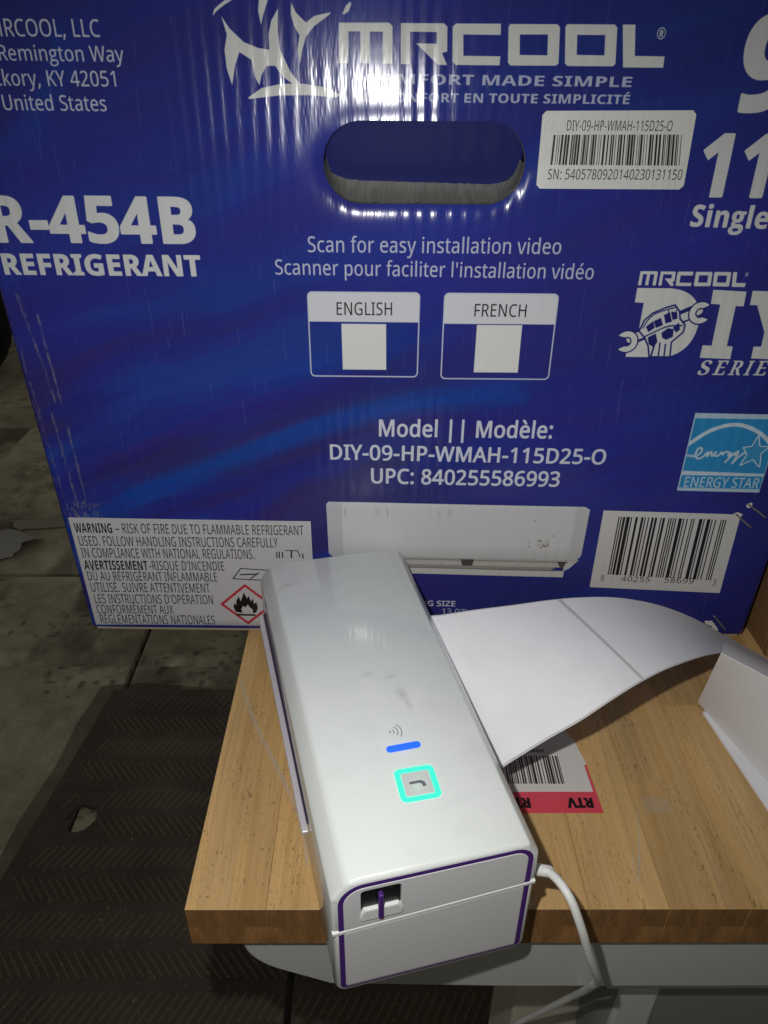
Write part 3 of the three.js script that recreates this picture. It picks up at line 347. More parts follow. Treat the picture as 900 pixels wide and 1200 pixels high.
  sticker('warning_label', 'white flammable refrigerant warning label in English and French', [[-239.4, 5.2], [-52.3, 2.9], [-52.6, 113.4], [-241.2, 114.7]], (P) => {
    for (const r of PRINT) if (r[6][0] === 'k' && r[2] < 102) P.text(r);
    P.line([[-130.1, 31.5], [-109.2, 51.1], [-88.9, 31.1], [-109.8, 11.8]], '#b5333f', 2.3, true); const F = (pts) => P.poly(pts.map(([x, y]) => [-110.2 + x, 31.6 + y]), '#161616');
    F([[-9, -8], [-10.5, -3], [-9.5, 1], [-8, -1], [-7.5, 4], [-5, 8], [-4, 3], [-2.5, 7], [-0.6, 12.5], [1.6, 6], [3, 9], [4.6, 3], [6.4, 6], [7, 0.5], [9, 2.5], [9.8, -3.5], [8, -8.5], [5, -9], [5.6, -5.5], [3.4, -3.5], [1.6, 0], [-0.4, -3], [-2.6, -1.8], [-4.2, -5], [-3.6, -9]]); P.poly([[-119, 21.6], [-103, 21.2], [-103, 19.4], [-119, 19.8]], '#161616');
    P.line([[-118.3, 57.8], [-111.1, 68.1], [-88, 66.6], [-80, 56.5], [-98, 56.8]], '#33333a', 0.9, true); P.line([[-112, 62], [-98, 62.6]], '#33333a', 1.3); P.line([[-104, 58], [-97, 64]], '#33333a', 0.9);
    for (const x of [-81, -79, -76.5]) P.line([[x, 79], [x + 0.2, 84.5]], '#26262a', 0.9); P.line([[-74, 86], [-64, 86], [-62.5, 80]], '#3a3a40', 0.8); P.line([[-69, 86], [-69.4, 79.5]], '#26262a', 1.2); P.line([[-60.4, 83], [-60, 79]], '#26262a', 1);
  }, '#bdbdc0');
  // wire staples in the lower right corner
  const wire = phys({ color: new THREE.Color(0.42, 0.41, 0.4), metalness: 0.8, roughness: 0.42 });
  [[274.1, 124.2, 288.9, 112.1], [281.7, 132.7, 297.6, 121.5], [280.5, 24.7, 293.2, 10.3]].forEach(([xa, ya, xb, yb], i) => {
    const z = (x, y) => relief(x / 1000, y / 1000), pts = [[xa, ya, z(xa, ya) - 0.004], [xa, ya, z(xa, ya) + 0.0006], [xa + (xb - xa) * 0.08, ya + (yb - ya) * 0.08, z(xa, ya) + 0.0003], [(xa + xb) / 2, (ya + yb) / 2, z((xa + xb) / 2, (ya + yb) / 2) + 0.0003], [xa + (xb - xa) * 0.94, ya + (yb - ya) * 0.94, z(xb, yb) + 0.0007], [xb, yb, z(xb, yb) + 0.0001], [xb, yb, z(xb, yb) - 0.004]].map(([x, y, q]) => [x / 1000, y / 1000, q]);
    part(carton, i ? 'staple_00' + i : 'staple', tube(pts, 0.0008, 40, 8), wire);
  });
  const torn = std({ color: new THREE.Color(0.62, 0.6, 0.58), roughness: 0.95 });
  [[279, 17, 5.4, 2.6, 0.5], [283.5, 12.6, 4.6, 2.2, 0.9], [276.2, 122.8, 3.2, 2.6, 0.2], [283, 131.6, 2.4, 2.2, 1]].forEach(([x, y, w, h, k], i) => {
    const r = rng(i + 90), s = new THREE.Shape(), n = 11; for (let j = 0; j < n; j++) { const a = j / n * 6.283, q = 0.7 + 0.5 * r(), px = (x + Math.cos(a) * w * q * Math.cos(k) - Math.sin(a) * h * q * Math.sin(k)) / 1000, py = (y - Math.cos(a) * w * q * Math.sin(k) - Math.sin(a) * h * q * Math.cos(k)) / 1000; j ? s.lineTo(px, py) : s.moveTo(px, py); }
    part(carton, i ? 'torn_scuff_00' + i : 'torn_scuff', extrude(s, 0.0007, 0.0002, 1).translate(0, 0, relief(x / 1000, y / 1000) - 0.0002), torn);
  });
}

// plain brown carton to the right of the blue one
{
  const k = thing('brown_carton', 'plain brown cardboard carton behind the right edge of the blue one', 'carton', [0.4745, 0, -0.592], 0.0);
  const m = tex(pixelCanvas(512, 512, (x, y, o) => { const v = 0.9 + 0.25 * (fbm(x / 70, y / 70, 5, 4) - 0.5) + 0.05 * Math.sin(x * 1.2) + 0.08 * (vnoise(x / 2, y / 6, 8) - 0.5); o[0] = 134 * v; o[1] = 98 * v; o[2] = 58 * v; }));
  const mm = std({ map: m, roughness: 0.88 });
  part(k, 'front_panel', new RoundedBoxGeometry(0.312, 0.4, 0.006, 2, 0.002).translate(0, 0.2005, 0.117), mm); part(k, 'side_panel', new RoundedBoxGeometry(0.006, 0.4, 0.236, 2, 0.002).translate(-0.1525, 0.2005, -0.0045), mm); part(k, 'side_panel_001', new RoundedBoxGeometry(0.006, 0.4, 0.236, 2, 0.002).translate(0.1525, 0.2005, -0.0045), mm);
  part(k, 'top_flap', new RoundedBoxGeometry(0.31, 0.004, 0.118, 1, 0.001).translate(0, 0.403, 0.06), mm); part(k, 'top_flap_001', new RoundedBoxGeometry(0.31, 0.004, 0.118, 1, 0.001).translate(0, 0.403, -0.06), mm);
}
// ---------- the label printer ----------
const PW = 0.106, PHH = 0.0925, PL = 0.268, SEAM = (x) => 0.0537 + x * 0.0537;
const prn = thing('label_printer', 'white label printer with purple end trim and lit square button, overhanging the desk edge', 'label printer', [-0.0222, 0.0008, -0.2110], 13.4 * D2R);
{
  const taper = (g) => { const p = g.attributes.position; for (let i = 0; i < p.count; i++) { const v = -p.getZ(i) / PL; p.setX(i, PW / 2 - 0.0022 * v + (p.getX(i) - PW / 2) * (1 + 0.075 * v)); } return g; };
  // outline points of the rounded section, cut along a slanted seam
  const outline = (d, rT = 0.0165, rB = 0.0075) => { const o = [], arc = (cx, cy, r, a0) => { for (let i = 0; i <= 12; i++) { const a = a0 + i / 12 * Math.PI / 2; o.push(new THREE.Vector2(cx + Math.cos(a) * r, cy + Math.sin(a) * r)); } }; const b = rB + d, l = rT + d, r = rT - 0.003 + d, x0 = -d, y0 = -d, x1 = PW + d, y1 = PHH + d; arc(x1 - b, y0 + b, b, -Math.PI / 2); arc(x1 - r, y1 - r, r, 0); arc(x0 + l, y1 - l, l, Math.PI / 2); arc(x0 + b, y0 + b, b, Math.PI); return o; };
  const clipTo = (pts, f) => { const out = []; for (let i = 0; i < pts.length; i++) { const a = pts[i], b = pts[(i + 1) % pts.length], fa = f(a), fb = f(b); if (fa >= 0) out.push(a.clone()); if ((fa > 0 && fb < 0) || (fa < 0 && fb > 0)) out.push(a.clone().lerp(b, fa / (fa - fb))); } return out.filter((p, i) => i === 0 || p.distanceTo(out[i - 1]) > 1e-5); };
  const shapeOf = (pts) => new THREE.Shape(pts);
  const body = (pts, z0, z1, b, seg) => rounded(extrude(shapeOf(pts), z0 - z1, b, seg)).translate(0, 0, z1);
  // finish: fingerprints and dust in gloss, faint marks in colour; metres of the top face run over the map
  const topC = canvas(800, 2022), tg = topC.getContext('2d'); tg.fillStyle = '#e4e9e7'; tg.fillRect(0, 0, 800, 2022);
  { const U = (mm) => mm * 7.545, V = (mm) => 2022 - mm * 7.545, r = rng(61);
    const smear = (x, y, w, h, a, col) => { tg.save(); tg.translate(U(x), V(y)); tg.rotate(-0.2); const gr = tg.createRadialGradient(0, 0, 0, 0, 0, 1); gr.addColorStop(0, `rgba(${col},${a})`); gr.addColorStop(1, `rgba(${col},0)`); tg.scale(w * 8, h * 8); tg.fillStyle = gr; tg.fillRect(-1, -1, 2, 2); tg.restore(); };
    smear(66, 112, 4, 8, 0.22, '118,118,116'); smear(67.6, 103, 2.4, 6, 0.2, '118,118,116'); smear(16, 237, 10, 2.2, 0.2, '130,130,126'); smear(50, 133, 5, 2.5, 0.16, '120,120,118'); smear(63, 128, 5, 2.5, 0.16, '120,120,118');
    for (let i = 0; i < 60; i++) smear(r() * 106, r() * 268, 3 + r() * 14, 2 + r() * 9, 0.01 + 0.03 * r(), '120,120,116');
    for (let i = 0; i < 260; i++) { tg.fillStyle = `rgba(110,108,104,${0.1 + 0.3 * r()})`; tg.beginPath(); tg.arc(r() * 800, r() * 2022, 0.6 + r() * 1.8, 0, 7); tg.fill(); }
    tg.strokeStyle = 'rgba(120,122,124,.85)'; tg.lineCap = 'round';                                   // radio waves
    tg.save(); tg.translate(U(51.5), V(84.2)); tg.rotate(-0.05); for (let k = 0; k < 4; k++) { tg.lineWidth = 4; tg.beginPath(); if (k === 0) { tg.arc(0, 0, 3, 0, 7); tg.stroke(); } else { tg.arc(0, 0, k * 17, -0.75, 0.75); tg.stroke(); } } tg.restore();
  }
  const plastic = { roughness: 0.42, clearcoat: 0.75, clearcoatRoughness: 0.1 };
  const white = phys({ color: new THREE.Color(0.74, 0.765, 0.755), ...plastic }), whiteTop = phys({ map: tex(topC), ...plastic });
  const grime = tex(pixelCanvas(512, 512, (x, y, o) => { const v = 0.24 + 0.5 * smooth(0.45, 0.75, fbm(x / 70, y / 90, 44, 4)); o[0] = o[1] = o[2] = 255 * v * 0.6; }), false); whiteTop.clearcoatRoughnessMap = grime; whiteTop.clearcoatRoughness = 0.4;
  const up = clipTo(outline(0), (p) => p.y - SEAM(p.x) - 0.0011), lowp = clipTo(outline(-0.0004), (p) => SEAM(p.x) - 0.0011 - p.y);
  const ev = new Evaluator(); ev.attributes = ['position', 'normal']; ev.useGroups = false;
  const upG = body(up, 0.0004, -PL, 0.0028, 5); upG.deleteAttribute('uv'); upG.clearGroups();
  const cut = new Brush(extrude(rrect(0.0146, 0.0600, 0.0346, 0.0838, 0.0022), 0.012, 0, 1, 6).translate(0, 0, -0.006)); cut.geometry.deleteAttribute('uv'); cut.geometry.clearGroups(); cut.updateMatrixWorld();
  const ub = new Brush(upG); ub.updateMatrixWorld();
  const cg = ev.evaluate(ub, cut, SUBTRACTION).geometry.clone(); cg.clearGroups();
  { const p = cg.attributes.position, n = cg.attributes.normal, uv = new Float32Array(p.count * 2); for (let i = 0; i < p.count; i++) { uv[i * 2] = clamp(p.getX(i) / PW, 0.001, 0.999); uv[i * 2 + 1] = clamp(-p.getZ(i) / PL, 0.001, 0.999); } cg.setAttribute('uv', new THREE.BufferAttribute(uv, 2)); }
  part(prn, 'top_cover', taper(cg), whiteTop);
  part(prn, 'lower_body', taper(body(lowp, 0.0004, -PL, 0.0028, 5)), white);
  part(prn, 'seam_strip', taper(body(clipTo(clipTo(outline(-0.0002), (p) => p.y - SEAM(p.x) + 0.0011), (p) => SEAM(p.x) + 0.0011 - p.y), 0.0009, -PL - 0.0002, 0.0004, 2)), phys({ color: new THREE.Color(0.8, 0.8, 0.8), roughness: 0.35 }), 'rim of the cover along the seam, painted paler as if catching light');  // brighter white puts the light caught by the rim into colour
  // purple trim let into the end, open where the seam crosses it
  const purple = phys({ color: new THREE.Color(0.075, 0.022, 0.19), roughness: 0.4 }), greyLine = phys({ color: new THREE.Color(0.12, 0.09, 0.16), roughness: 0.5 });
  const ringPts = (din, f) => { const a = clipTo(outline(-0.0033), f), b = clipTo(outline(-0.0033 - din), f); const s = new THREE.Shape(a); return [a, b, s]; };
  const strip = (f, name, mat, wide) => { const A = outline(-0.0034), B = outline(-0.0034 - wide), N = A.length; const pos = []; for (let i = 0; i < N - 1; i++) { const m = A[i].clone().lerp(A[i + 1], 0.5); if (f(m) < 0) continue; for (const [p, q, w] of [[A[i], A[i + 1], B[i + 1]], [A[i], B[i + 1], B[i]]]) pos.push(p.x, p.y, 0.0004, q.x, q.y, 0.0004, w.x, w.y, 0.0004); } const g = new THREE.BufferGeometry(); g.setAttribute('position', new THREE.Float32BufferAttribute(pos, 3)); g.computeVertexNormals(); part(prn, name, g, mat); };
  const band = (pts, a, b) => pts;
  const ring = (f, name, mat, wide, label) => {       // a flat band with thickness following the outline where f holds
    const A0 = outline(-0.0034), B0 = outline(-0.0034 - wide); const run = []; const N = A0.length;
    const fine = (L) => { const o = []; for (let i = 0; i < N; i++) { const p = L[i], q = L[(i + 1) % N]; const K = Math.max(2, Math.ceil(p.distanceTo(q) / 0.0004)); const KK = i % 13 === 12 ? 160 : 3; for (let k = 0; k < KK; k++) o.push(p.clone().lerp(q, k / KK)); } return o; };
    const A = fine(A0), B = fine(B0), M = A.length; const keep = A.map((p, i) => f(p.clone().lerp(B[i], 0.5)) >= 0); let st = 0; while (st < M && !(keep[st] && !keep[(st - 1 + M) % M])) st++;
    const geos = []; let i = st % M, n = 0; while (n < M) { if (!keep[i]) { i = (i + 1) % M; n++; continue; } const a = [], b = []; while (n < M && keep[i]) { a.push(A[i]); b.push(B[i]); i = (i + 1) % M; n++; } if (a.length > 1) { const s = new THREE.Shape([...a, ...b.reverse()]); geos.push(extrude(s, 0.0011, 0, 1).translate(0, 0, -0.0006)); } }
    part(prn, name, mergeGeometries(geos.map((g) => (g.index ? g.toNonIndexed() : g))), mat, label);
  };
  const notSeam = (p) => Math.abs(p.y - SEAM(p.x)) - 0.0013;
  ring((p) => (p.y > 0.0052 ? notSeam(p) : -1), 'end_trim', purple, 0.0027, 'purple band around the end face');
  ring((p) => (p.y <= 0.0052 ? 1 : -1), 'end_groove', greyLine, 0.0021, 'thin groove along the foot of the end face, its shade painted in grey');  // the grey is a shadow line painted as a band
  // end panels inside the trim
  const inner = outline(-0.0063); const pUp = shapeOf(clipTo(inner, (p) => p.y - SEAM(p.x) - 0.0014)); pUp.holes.push(rrect(0.0146, 0.0600, 0.0346, 0.0838, 0.0022));
  const panelM = phys({ color: new THREE.Color(0.66, 0.66, 0.67), roughness: 0.5, clearcoat: 0.15, clearcoatRoughness: 0.3 });
  part(prn, 'end_panel', extrude(pUp, 0.0016, 0.0003, 2).translate(0, 0, -0.0009), panelM); part(prn, 'end_panel_001', extrude(shapeOf(clipTo(inner, (p) => SEAM(p.x) - 0.0014 - p.y)), 0.0016, 0.0003, 2).translate(0, 0, -0.0009), panelM);
  // lock switch in its recess
  const sw = new THREE.Group(); sw.name = 'lock_switch'; prn.add(sw);
  part(sw, 'recess', new RoundedBoxGeometry(0.0198, 0.0236, 0.0008, 1, 0.0003).translate(0.0246, 0.0719, -0.0009), phys({ color: new THREE.Color(0.006, 0.006, 0.008), roughness: 0.35 }));
  part(sw, 'slide_tab', extrude((() => { const s = new THREE.Shape(); s.moveTo(0.0142, 0.0602); s.lineTo(0.035, 0.0602); s.quadraticCurveTo(0.0372, 0.0628, 0.0352, 0.0668); s.lineTo(0.0333, 0.0694); s.lineTo(0.016, 0.0694); s.quadraticCurveTo(0.0128, 0.064, 0.0142, 0.0602); return s; })(), 0.006, 0.0012, 3).translate(0, 0, -0.0046), phys({ color: new THREE.Color(0.8, 0.8, 0.8), roughness: 0.3, clearcoat: 0.6 }));
  part(sw, 'lever', new RoundedBoxGeometry(0.0026, 0.0185, 0.0032, 2, 0.0008).translate(0.0243, 0.0712, 0.0012), purple);
  // paper outlet on the left: dark slot and tear bar
  const yl = 0.0537;
  part(prn, 'outlet_slot', new RoundedBoxGeometry(0.0016, 0.003, 0.19, 1, 0.0006).translate(-0.0003, yl + 0.0028, -0.158), phys({ color: new THREE.Color(0.03, 0.018, 0.045), roughness: 0.4 }));
  const tb = part(prn, 'tear_bar', new RoundedBoxGeometry(0.0040, 0.0024, 0.196, 2, 0.0009).translate(-0.0026, yl, -0.157), phys({ color: new THREE.Color(0.66, 0.63, 0.66), roughness: 0.28, metalness: 0.3 }), 'pale tear bar along the paper outlet');
  for (const nm of ['outlet_slot', 'tear_bar']) { const m = prn.children.find((c) => c.name === nm); taper(m.geometry); }
  part(prn, 'inlet_slot', taper(new RoundedBoxGeometry(0.0012, 0.006, 0.14, 1, 0.0004).translate(PW + 0.0003, 0.050, -0.13)), phys({ color: new THREE.Color(0.01, 0.01, 0.012), roughness: 0.5 }));
  // status lights
  const yT = PHH + 0.00015;
  const flat = (s, h) => extrude(s, h, 0.0002, 1, 10).rotateX(-Math.PI / 2);
  const glow = (r, g, b, k) => std({ color: new THREE.Color(r * 0.12 + 0.02, g * 0.12, b * 0.12), emissive: new THREE.Color(r, g, b), emissiveIntensity: k, roughness: 0.4 });
  const lightGrp = (x, z, rot) => [x, z, rot];
  const bar = part(prn, 'status_light', flat(rrect(-0.0098, -0.00235, 0.0098, 0.00235, 0.0021), 0.0006), glow(0.012, 0.17, 1.0, 0.95), 'blue glowing status light bar'); bar.position.set(0.0547, yT - 0.0003, -0.0719);
  const rs = rrect(-0.0109, -0.0108, 0.0109, 0.0108, 0.0034); rs.holes.push(rrect(-0.0078, -0.0077, 0.0078, 0.0077, 0.0012));
  const bt = new THREE.Group(); bt.name = 'feed_button'; bt.position.set(0.0555, yT - 0.0003, -0.0464); bt.rotation.y = -0.03; prn.add(bt);
  part(bt, 'ring_light', flat(rs, 0.0006), glow(0.05, 1.06, 0.68, 1.0), 'green glowing square ring around the button');
  const halo = (name, c, k, x, z) => { const l = new THREE.PointLight(new THREE.Color(...c), k, 0, 2); l.name = name; l.position.set(x, yT + 0.005, z); l.castShadow = true; l.shadow.radius = 0.1; prn.add(l); };
  halo('ring_glow', [0.15, 1, 0.75], 1.6e-5, 0.0555, -0.0464); halo('status_glow', [0.05, 0.25, 1], 1.3e-5, 0.0547, -0.0719);
  part(bt, 'button_face', flat(rrect(-0.0077, -0.0076, 0.0077, 0.0076, 0.0012), 0.0005), phys({ color: new THREE.Color(0.66, 0.67, 0.65), roughness: 0.4, clearcoat: 0.4 }));
  const ic = new THREE.Shape(); ic.moveTo(-0.0044, -0.0002); ic.lineTo(-0.004, 0.0014); ic.lineTo(0.001, 0.0016); ic.quadraticCurveTo(0.0046, 0.0012, 0.0042, -0.0026); ic.lineTo(0.0024, -0.0026); ic.quadraticCurveTo(0.0024, -0.0003, 0.0004, -0.0001); ic.closePath();
  part(bt, 'button_symbol', extrude(ic, 0.0003, 0, 1).rotateX(-Math.PI / 2).translate(0, 0.0003, 0), phys({ color: new THREE.Color(0.16, 0.15, 0.17), roughness: 0.5 }));
  for (const [x, z] of [[0.01, -0.02], [0.096, -0.06], [0.012, -0.25], [0.098, -0.25]].slice(1)) { const f = part(prn, 'rubber_foot', new THREE.CylinderGeometry(0.005, 0.0055, 0.0016, 16).translate(x, -0.0003, z), phys({ color: new THREE.Color(0.01, 0.01, 0.01), roughness: 0.8 })); }
}

// power cable
{
  const c = thing('power_cable', 'white power cable hanging from the printer over the desk edge', 'cable', [0, 0, 0]);
  const wc = phys({ color: new THREE.Color(0.76, 0.77, 0.75), roughness: 0.45, clearcoat: 0.2 });
  part(c, 'cord', tube([[0.0865, 0.056, -0.2445], [0.0895, 0.0568, -0.2425], [0.0935, 0.0585, -0.236], [0.0977, 0.0565, -0.2285], [0.1040, 0.0415, -0.2222], [0.1114, 0.0175, -0.222], [0.1198, -0.0081, -0.226], [0.1265, -0.0300, -0.233], [0.1290, -0.0400, -0.2375], [0.1296, -0.0560, -0.244], [0.1322, -0.079, -0.2535], [0.1324, -0.1198, -0.27], [0.1279, -0.1625, -0.285], [0.12, -0.208, -0.3], [0.1124, -0.2421, -0.31], [0.1066, -0.2845, -0.32], [0.108, -0.4, -0.36], [0.12, -0.55, -0.40], [0.16, -0.70, -0.46]], 0.0023, 240, 12), wc);
  part(c, 'plug', new THREE.CapsuleGeometry(0.0032, 0.008, 4, 12).rotateZ(Math.PI / 2 - 0.25).translate(0.0862, 0.0558, -0.2442), wc);
}

// fanfold labels: the strip rising from the printer, its fold and the pile at the right
{
  const near = [[0.072, 0.046, -0.3150], [0.077, 0.05, -0.3168], [0.0917, 0.062, -0.3188], [0.1063, 0.073, -0.3208], [0.1212, 0.082, -0.3238], [0.1395, 0.091, -0.331], [0.1571, 0.095, -0.3406], [0.1766, 0.095, -0.3526], [0.195, 0.091, -0.3648], [0.2168, 0.082, -0.3815], [0.2377, 0.07, -0.3986]];
  const far = [[0.0262, 0.066, -0.4274], [0.0318, 0.078, -0.4264], [0.0467, 0.083, -0.4241], [0.0704, 0.089, -0.4223], [0.0942, 0.0925, -0.4227], [0.1219, 0.094, -0.4268], [0.1444, 0.0925, -0.4318], [0.1717, 0.087, -0.4391], [0.2012, 0.076, -0.4474], [0.2254, 0.063, -0.4549], [0.2523, 0.045, -0.4639], [0.2811, 0.023, -0.4727]];
  const cv = (a) => new THREE.CatmullRomCurve3(a.map((p) => new THREE.Vector3(...p)), false, 'centripetal'), N = cv(near), F = cv(far);
  const tn = 0.535, tf = 0.385;      // where the gap between labels crosses each edge
  const map = (t, a, b) => (t < 0.5 ? (t / 0.5) * a : a + (t - 0.5) / 0.5 * (b - a));
  const at = (t, v, lift = 0) => { const p = N.getPointAt(clamp(map(t, tn, 1))), q = F.getPointAt(clamp(map(t, tf, 1))), r = p.lerp(q, v); r.y += lift + 0.0012 * Math.sin(v * Math.PI) * (1 - t); return [r.x, r.y, r.z]; };
  const L = thing('fanfold_labels', 'white fanfold shipping labels arching from the printer to a pile at right', 'label strip', [0, 0, 0]);
  const paperMap = tex(pixelCanvas(512, 512, (x, y, o) => { const v = 0.97 + 0.03 * (fbm(x / 60, y / 60, 2, 3) - 0.5) + 0.025 * (vnoise(x / 1.5, y / 1.5, 3) - 0.5); o[0] = 243 * v; o[1] = 243 * v; o[2] = 247 * v; })), paper = phys({ map: paperMap, roughness: 0.5 }), liner = phys({ color: new THREE.Color(0.54, 0.54, 0.54), roughness: 0.55 });
  part(L, 'backing_strip', sheetGeo(80, 12, (u, v) => at(u, v), 0.00012), liner);
  part(L, 'label', sheetGeo(50, 12, (u, v) => at(u * 0.4945, 0.012 + v * 0.976, 0.00025), 0.0001), paper, 'blank white label nearer the printer'); part(L, 'label_001', sheetGeo(50, 12, (u, v) => at(0.506 + u * 0.494, 0.012 + v * 0.976, 0.00025), 0.0001), paper, 'blank white label past the grey gap');
  // folded sheet leaning down from the fold line to the desk
  const T0 = [0.2379, 0.0698, -0.3987], T1 = [0.315, 0.07, -0.313], B0 = [0.244, 0.0022, -0.4196], B1 = [0.283, 0.0022, -0.283];
  const mix = (a, b, t) => a.map((x, i) => x + (b[i] - x) * t);
  part(L, 'folded_sheet', sheetGeo(20, 20, (u, v) => { const m0 = mix(B0, [0.2469, 0.0022, -0.3979], 0), p = mix(mix([...B0], [...B1], u), mix(T0, T1, u), v);  return p; }, 0.0003), phys({ map: paperMap, color: new THREE.Color(0.82, 0.82, 0.8), roughness: 0.5 }), 'folded sheet leaning up to the strip');  // paper greyed to put the shade on this steep sheet into colour
  // flap of strip between the arch end and the fold
  part(L, 'fold_over', sheetGeo(20, 14, (u, v) => { const a = mix(T0, T1, u), f = mix([0.2811, 0.023, -0.4727], [0.345, 0.02, -0.40], u), p = mix(a, f, v); p[1] += 0.006 * Math.sin(v * Math.PI) * (1 - v); return p; }, 0.0003), paper, 'far side of the fold sloping down towards the carton');
  for (let k = 0; k < 6; k++) { const y = 0.0003 + k * 0.00032, o = 0.0006 * ((k * 7) % 5); part(L, k ? 'pile_sheet_00' + k : 'pile_sheet', sheetGeo(2, 2, (u, v) => { const a = mix([0.2445 + o, y, -0.4102 - o], [0.262 + o, y, -0.275], u); return [a[0] + v * 0.1, a[1], a[2] + v * 0.03]; }, 0.00025), paper); }
}

// red and white sticker under the strip
{
  const W = 90, H = 76, sc = 8, P = canvas(W * sc, H * sc), g = P.getContext('2d'); g.fillStyle = '#d3d0cc'; g.fillRect(0, 0, W * sc, H * sc); g.fillStyle = '#d64a5c'; g.fillRect(0, (H - 16.4) * sc, W * sc, 16.4 * sc); g.fillRect((W - 2.2) * sc, 0, 3 * sc, H * sc);
  const bits = randomBars(120, 12); for (let i = 0; i < 120; i++) if (bits[i] === '1') { g.fillStyle = '#1b1b1d'; g.fillRect((8 + i * 0.52) * sc, (H - 47) * sc, 0.54 * sc, 24 * sc); }
  g.fillStyle = '#2a2a2c'; for (let i = 0; i < 30; i++) g.fillRect((16 + i * 1.5) * sc, (H - 53) * sc, 0.9 * sc, 3 * sc);
  g.strokeStyle = '#d64a5c'; g.lineWidth = 4.6 * sc; g.beginPath(); g.moveTo(90 * sc, 76 * sc); g.lineTo(88.6 * sc, 37 * sc); g.stroke();
  const word = (x) => { g.save(); g.translate((x) * sc, (H - 11.4) * sc); g.rotate(Math.PI); g.font = 'bold 100px sans-serif'; const w = g.measureText('RTV').width; g.scale(17.5 * sc / w, 7.4 * sc / 71.4); g.fillStyle = '#1a1416'; g.fillText('RTV', 0, 0); g.lineWidth = 7; g.strokeStyle = '#1a1416'; g.strokeText('RTV', 0, 0); g.restore(); }; word(85.5); word(44);
  const s = thing('barcode_sticker', 'white and red barcode sticker stuck flat on the desk under the label strip', 'sticker', [0.1025, 0.0001, -0.3602]);
  const sh = new THREE.Shape(); sh.moveTo(-0.045, -0.038); sh.lineTo(0.045, -0.038); sh.lineTo(0.0428, 0.0035); sh.lineTo(0.039, 0.0235); sh.lineTo(0.030, 0.038); sh.lineTo(-0.045, 0.038); sh.closePath();
  const G = extrude(sh, 0.00035, 0, 1), p = G.attributes.position, uv = G.attributes.uv; for (let i = 0; i < p.count; i++) uv.setXY(i, (p.getX(i) + 0.045) / 0.09, (p.getY(i) + 0.038) / 0.076);
  part(s, 'printed_sheet', G.rotateX(-Math.PI / 2), phys({ map: tex(P), roughness: 0.4 }));
}

// odds and ends below and beyond
{
  const t = thing('storage_bin', 'grey plastic storage bin under the right end of the desk', 'bin', [0.335, -0.71, -0.43]);
  const m = phys({ color: new THREE.Color(0.26, 0.27, 0.27), roughness: 0.5 }), lt = phys({ color: new THREE.Color(0.6, 0.61, 0.59), roughness: 0.45 });
  const b = new RoundedBoxGeometry(0.34, 0.57, 0.28, 3, 0.012), p = b.attributes.position; for (let i = 0; i < p.count; i++) { const k = 1 - 0.12 * (0.285 - p.getY(i)) / 0.57; p.setX(i, p.getX(i) * k); p.setZ(i, p.getZ(i) * k); } b.computeVertexNormals();
  part(t, 'bin_body', b.translate(0, 0.285, 0), m); part(t, 'lid', new RoundedBoxGeometry(0.352, 0.018, 0.292, 3, 0.006).translate(0, 0.576, 0), lt);
  part(t, 'corner_rib', new RoundedBoxGeometry(0.03, 0.56, 0.012, 3, 0.004).translate(-0.146, 0.282, 0.136), lt); part(t, 'corner_rib_001', new RoundedBoxGeometry(0.008, 0.55, 0.012, 3, 0.003).rotateZ(-0.1).translate(-0.03, 0.282, 0.136), lt);
}
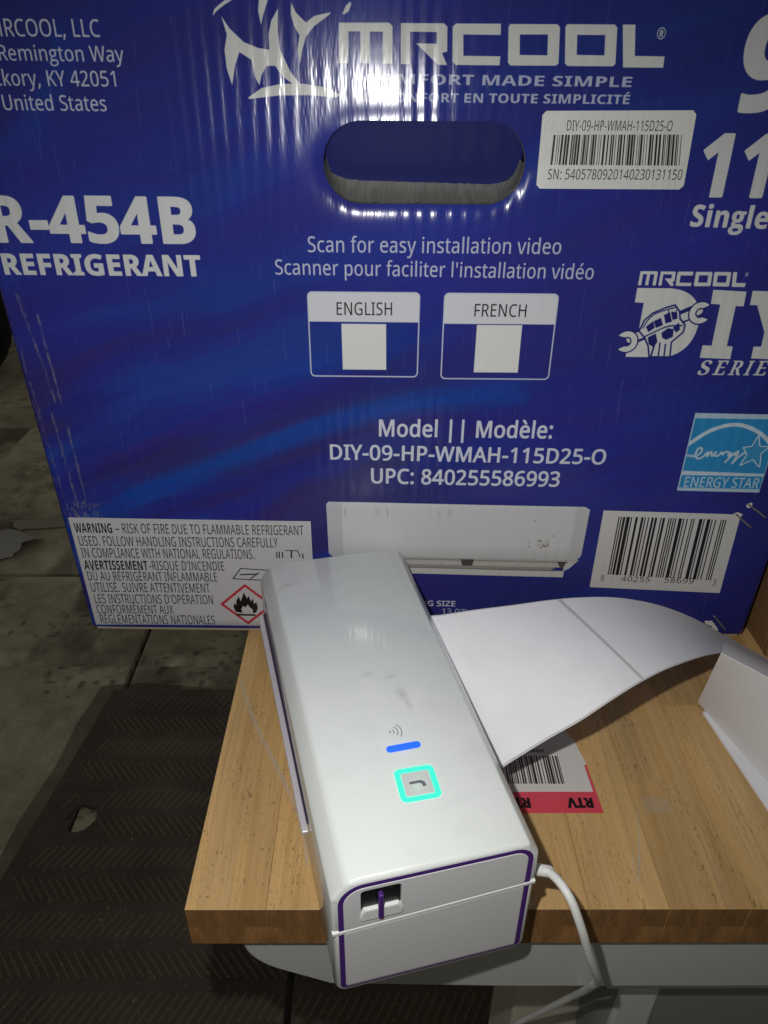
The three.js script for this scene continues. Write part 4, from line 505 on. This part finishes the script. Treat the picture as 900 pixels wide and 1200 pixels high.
{
  const c = thing('black_cord', 'thin black cord hanging below the left end of the desk frame', 'cord', [-0.06, -0.71, -0.30]);
  part(c, 'cord', tube([[0.004, 0.63, 0], [0.0, 0.58, 0.0], [-0.008, 0.5, 0.01], [-0.006, 0.35, 0.02], [0.01, 0.1, 0.02], [0.03, 0.004, 0.03], [0.12, 0.004, 0.06]], 0.0028, 100, 8), phys({ color: new THREE.Color(0.006, 0.006, 0.006), roughness: 0.5 }));
}
{
  const crumple = (seed, w, d, h, x, z, turn, name, label, cat, col) => {
    const t = thing(name, label, cat, [x, -0.718, z], turn);
    part(t, 'crumpled_sheet', sheetGeo(26, 20, (u, v) => { const e = 0.6 + 0.55 * vnoise(u * 4, v * 4, seed), k = Math.pow(1 - Math.abs(2 * v - 1), 0.7); return [(u - 0.5) * w * e, 0.003 + h * k * (0.35 + 0.65 * Math.abs(fbm(u * 5, v * 4, seed + 3, 3) * 2 - 0.8)), (v - 0.5) * -d * (0.5 + 0.5 * (1 - Math.pow(u, 2)) ) * (0.8 + 0.4 * vnoise(u * 7, 3, seed))]; }, 0.001), std({ color: new THREE.Color(...col), roughness: 0.8 }));
  };
  crumple(5, 0.26, 0.16, 0.05, -1.06, -1.73, -0.15, 'crumpled_paper', 'pale crumpled scrap of paper on the floor left of the carton', 'paper', [0.42, 0.42, 0.38]);
  crumple(9, 0.26, 0.05, 0.03, -0.92, -1.84, 0.12, 'plastic_wrap', 'thin pale strip of torn plastic wrap on the floor behind the paper scrap', 'plastic wrap', [0.34, 0.33, 0.26]);
  const b = thing('dark_bag', 'tall dark bag standing on the floor at the far left', 'bag', [-1.86, -0.72, -3.05], 0.2);
  const g = new THREE.SphereGeometry(1, 48, 32), p = g.attributes.position; for (let i = 0; i < p.count; i++) { const x = p.getX(i), y = p.getY(i), z = p.getZ(i), n = 0.82 + 0.4 * fbm(x * 2 + 5, z * 2 + y * 2, 7, 3); p.setXYZ(i, x * 0.34 * n, Math.max(0.002, 0.3 + y * 0.42 * n), z * 0.26 * n); } g.computeVertexNormals();
  part(b, 'bag_body', g, std({ color: new THREE.Color(0.012, 0.012, 0.011), roughness: 0.85 })); part(b, 'handle', tube([[-0.1, 0.6, 0.05], [-0.05, 0.78, 0.07], [0.07, 0.79, 0.06], [0.12, 0.6, 0.04]], 0.01, 40, 8), std({ color: new THREE.Color(0.012, 0.012, 0.012), roughness: 0.9 }));
}
renderer.render(scene, camera);
